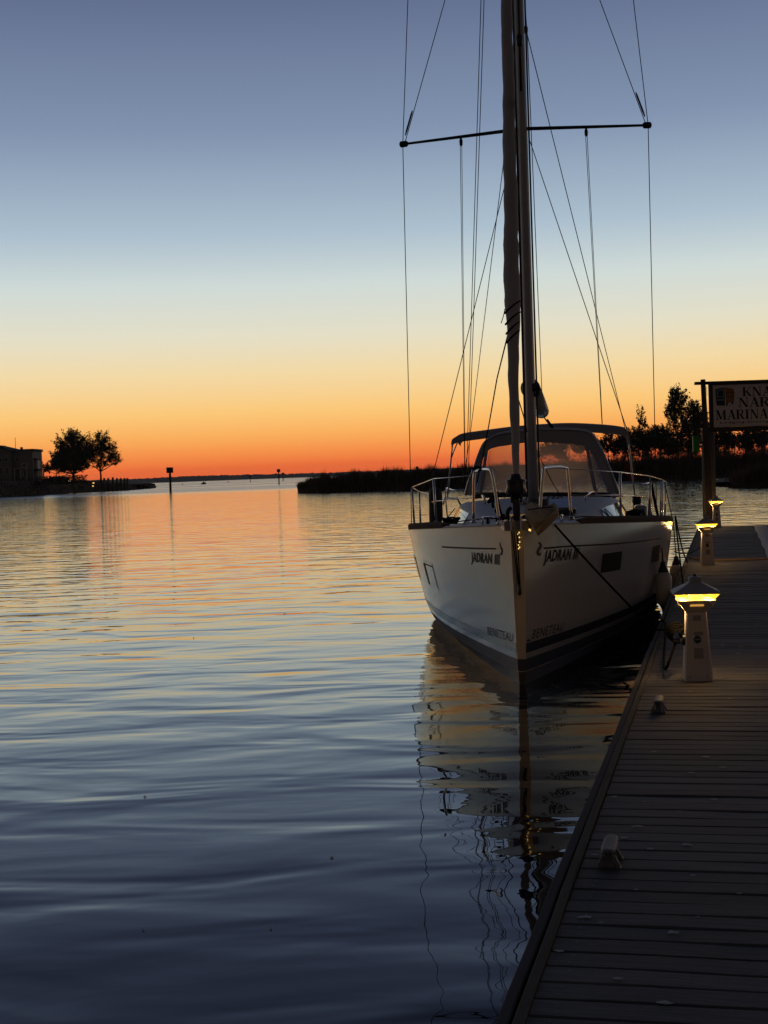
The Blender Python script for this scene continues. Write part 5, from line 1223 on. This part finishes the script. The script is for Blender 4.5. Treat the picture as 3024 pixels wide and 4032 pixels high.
# strands hanging at the stem
hl = thing('hanging_tackle', 'black three-part tackle hanging down the stem from the bow platform', 'tackle', (0, 0, 0))
for (xa, xb_) in ((2015, 2043), (2024, 2046), (2035, 2049)):
    b = MB(); b.tube([W(bl(xa, 2092, -.10)), W(bl(xb_, 2318, -.06))], .0055, 6); b.build('strand', M['rope'], hl)
b = MB(); b.tube([W(bl(2045, 2300, -.075)), W(bl(2046, 2318, -.075)), W(bl(2047, 2338, -.075)), W(bl(2047, 2345, -.075))], [.012, .02, .018, .006], 8); b.build('block', M['black'], hl)
fl = thing('light_string', 'short string of tiny warm bulbs hanging beside the stem', 'light string', (0, 0, 0))
b = MB(); b.tube([W(bl(2040, 2092, -.09)), W(bl(2041, 2130, -.085)), W(bl(2041, 2165, -.08))], .003, 5); b.build('cable', M['rope'], fl)
for (x, y) in ((2044, 2097), (2038, 2103), (2045, 2116), (2046, 2134), (2041, 2146), (2046, 2155), (2042, 2160)):
    q = W(bl(x, y, -.09)); b = MB(); b.lathe([(.001, -.008), (.006, -.004), (.006, .004), (.001, .008)], 8, q); b.build('bulb', M['bulb'], fl)
for (x, y) in ((2084, 2086), (2088, 2088)):
    q = W(bl(x, y, -.26)); b = MB(); b.lathe([(.001, -.012), (.008, -.005), (.008, .005), (.001, .012)], 8, q); b.build('bulb', M['bulb'], fl)
# ropes hung over the left bow rail
rc = thing('rope_coil', 'dark ropes tied and looped over the left bow rail', 'rope', (0, 0, 0))
for k, pp in enumerate([[(1948, 1945), (1930, 1965), (1922, 1978), (1932, 1975), (1943, 1950)], [(1946, 1945), (1940, 1985), (1944, 2000)], [(1955, 1945), (1960, 1990), (1952, 2010), (1958, 2025)], [(1957, 1945), (1965, 1990), (1978, 2035), (1992, 2066), (2003, 2062), (2010, 2050), (1985, 2028), (1972, 2035), (1960, 2062)]]):
    b = MB(); b.tube([W(p) for p in smooth_pts([bl(x, y, .42) for x, y in pp], 5)], .011 if k != 1 else .014, 6); b.build('strand', M['rope'], rc)
b = MB(); b.tube([W(bl(x, y, .44)) for x, y in ((1940, 1940), (1950, 1942), (1958, 1947))], .028, 8); b.build('knot', M['rope'], rc)
b = MB(); b.tube([W(p) for p in smooth_pts([bl(1862, 1846, .85), bl(1880, 1838, .8), bl(1893, 1848, .75), bl(1884, 1854, .72)], 4)], .013, 6); b.build('strand', M['rope'], rc)
# mooring lines
def line(pts, r, label, m='rope'):
    b = MB(); b.tube(pts, r, 7); return tag(b.build('mooring_line', M[m]), label, 'mooring line', 'mooring lines of the yacht')
e0 = np.array(W(bl(2184, 2066, .35))); e1 = atz(2572, 2478, DZ + .06)
line(catenary(e0, e1, .02, 20) + [tuple(e1 + [.12, .1, -.02])], .0115, 'taut black bow line running from the anchor cover down to the dock edge')
g0 = np.array(W((1.93, 6.6, sheer(6.6) + .06))); g1 = atz(2708, 2214, DZ + .04)
line(catenary(g0, g1, .12, 16), .011, 'black line from the rail dropping to the foot of the second pedestal')
g2 = np.array(W((1.98, 7.6, sheer(7.6) + .05))); g3 = atz(2690, 2300, DZ + .02)
line(catenary(g2, g3, .03, 12), .011, 'black line passing in front of the far fender to the dock edge')
g4 = np.array(W((2.02, 8.8, .75))); g5 = atz(2762, 2150, DZ + .07)
line(catenary(g4, g5, .08, 12), .009, 'thin spring line reaching level across the gap toward the second pedestal')
line([tuple(x) for x in smooth_pts([W(bl(2560, 1885, 6)), W(bl(2572, 1950, 6.0)), W(bl(2586, 2020, 5.8)), W(bl(2602, 2052, 5.9)), W(bl(2630, 2056, 6.4)), W(bl(2640, 2072, 6.6))], 4)], .014, 'black rope hung from the right guard wire over the toe rail')
# fenders
def make_fender(name, label, r, h, m, cap=True):
    t = thing(name, label, 'fender', (0, 0, 0), 0, 'fenders of the yacht')
    b = MB(); b.lathe([(r * .55, -h / 2), (r * .8, -h / 2 + r * .25), (r * .97, -h / 2 + r * .6), (r, -h / 4), (r, h / 4), (r * .97, h / 2 - r * .6), (r * .8, h / 2 - r * .25), (r * .62, h / 2)], 24); b.build('body', M[m], t)
    if cap:
        b = MB(); b.lathe([(r * .66, h / 2 + .001), (r * .60, h / 2 + .03), (r * .38, h / 2 + .08), (r * .33, h / 2 + .12), (r * .2, h / 2 + .14), (.001, h / 2 + .145)], 18); b.build('end_cap', M['black'], t)
        b = MB(); b.lathe([(.001, -h / 2 - .12), (r * .28, -h / 2 - .11), (r * .34, -h / 2 - .05), (r * .56, -h / 2 - .001)], 18); b.build('end_cap', M['black'], t)
    return t
f1_ = make_fender('fender', 'nearest cream fender with black ends hanging between hull and dock', .108, .44, 'fender'); q1 = np.array(bl(2614, 2318, 4.75)); f1_.location = W(q1)
b = MB(); tp0 = np.array(bl(2563, 1880, 5.9)); b.tube([tuple(np.array(W(t)) - np.array(W(q1))) for t in (q1 + [0, 0, .34], np.array(bl(2600, 2080, 5.1)), np.array(bl(2598, 2052, 5.3)), tp0)], .008, 6); b.build('lanyard', M['rope'], f1_)
q2 = np.array(bl(2665, 2278, 8.6)); f2_ = dup(f1_, W(q2), 0, 'far cream fender hanging behind the nearest one along the hull')
# dark covered fender stored at the left rail
f3 = make_fender('fender', 'dark covered fender standing on the left side deck', .085, .44, 'fender_dark', False); q3 = np.array(bl(1716, 1992, 3.6)); f3.location = W(q3)
# ensign
fs_ = thing('ensign', 'furled dark red flag hanging at the stern behind the right shroud', 'flag', W(bl(2488, 1800, 11.6)))
o_ = np.array(W(bl(2488, 1800, 11.6)))
b = MB(); rows = []
for k in np.linspace(0, 1, 9):
    p_ = np.array(W(bl(2476 + 18 * k, 1818 + 78 * k, 11.6))) - o_; wv = .05 + .05 * math.sin(k * 3.1)
    rows.append([tuple(p_ + [-wv, .02 * math.sin(k * 9), 0]), tuple(p_ + [0, .05, .02]), tuple(p_ + [wv * .8, -.02, -.01])])
b.grid(rows); b.build('cloth', M['flagred'], fs_)
b = MB(); b.tube([tuple(np.array(W(bl(2470, 1790, 11.6))) - o_), tuple(np.array(W(bl(2498, 1925, 11.4))) - o_)], .012, 6); b.build('staff', M['teak'], fs_)
# scraps floating on the water
b = MB()
for (px, py) in ((565, 3660), (1066, 3657), (1306, 3376), (570, 3136), (762, 2510)):
    p = atz(px, py, 0.004); n = 8; r = random.uniform(.004, .008)
    b.add([(p[0], p[1], .012)] + [(p[0] + r * 1.6 * math.cos(t) * random.uniform(.7, 1.2), p[1] + r * math.sin(t) * random.uniform(.7, 1.2), .003) for t in np.linspace(0, 2 * math.pi, n, endpoint=False)], [(0, 1 + k, 1 + (k + 1) % n) for k in range(n)])
struct(b.build('floating_scraps', M['foam']), 'stuff')

# ------------------------------------------------------------------ thin evening haze over the water
hz = MB(); hz.box((-4000, -4000, -6), (4000, 4000, 30)); hzo = hz.build('haze', M['soil'])
hm = bpy.data.materials.new('evening_haze'); hm.use_nodes = True; t = hm.node_tree; t.nodes.clear()
pv = N(t, 'ShaderNodeVolumePrincipled'); pv.inputs['Color'].default_value = (.92, .90, .90, 1); pv.inputs['Density'].default_value = 6e-5; pv.inputs['Anisotropy'].default_value = .3
ov = N(t, 'ShaderNodeOutputMaterial'); L(t, pv.outputs[0], ov.inputs['Volume'])
hzo.data.materials.clear(); hzo.data.materials.append(hm); hzo['kind'] = 'stuff'
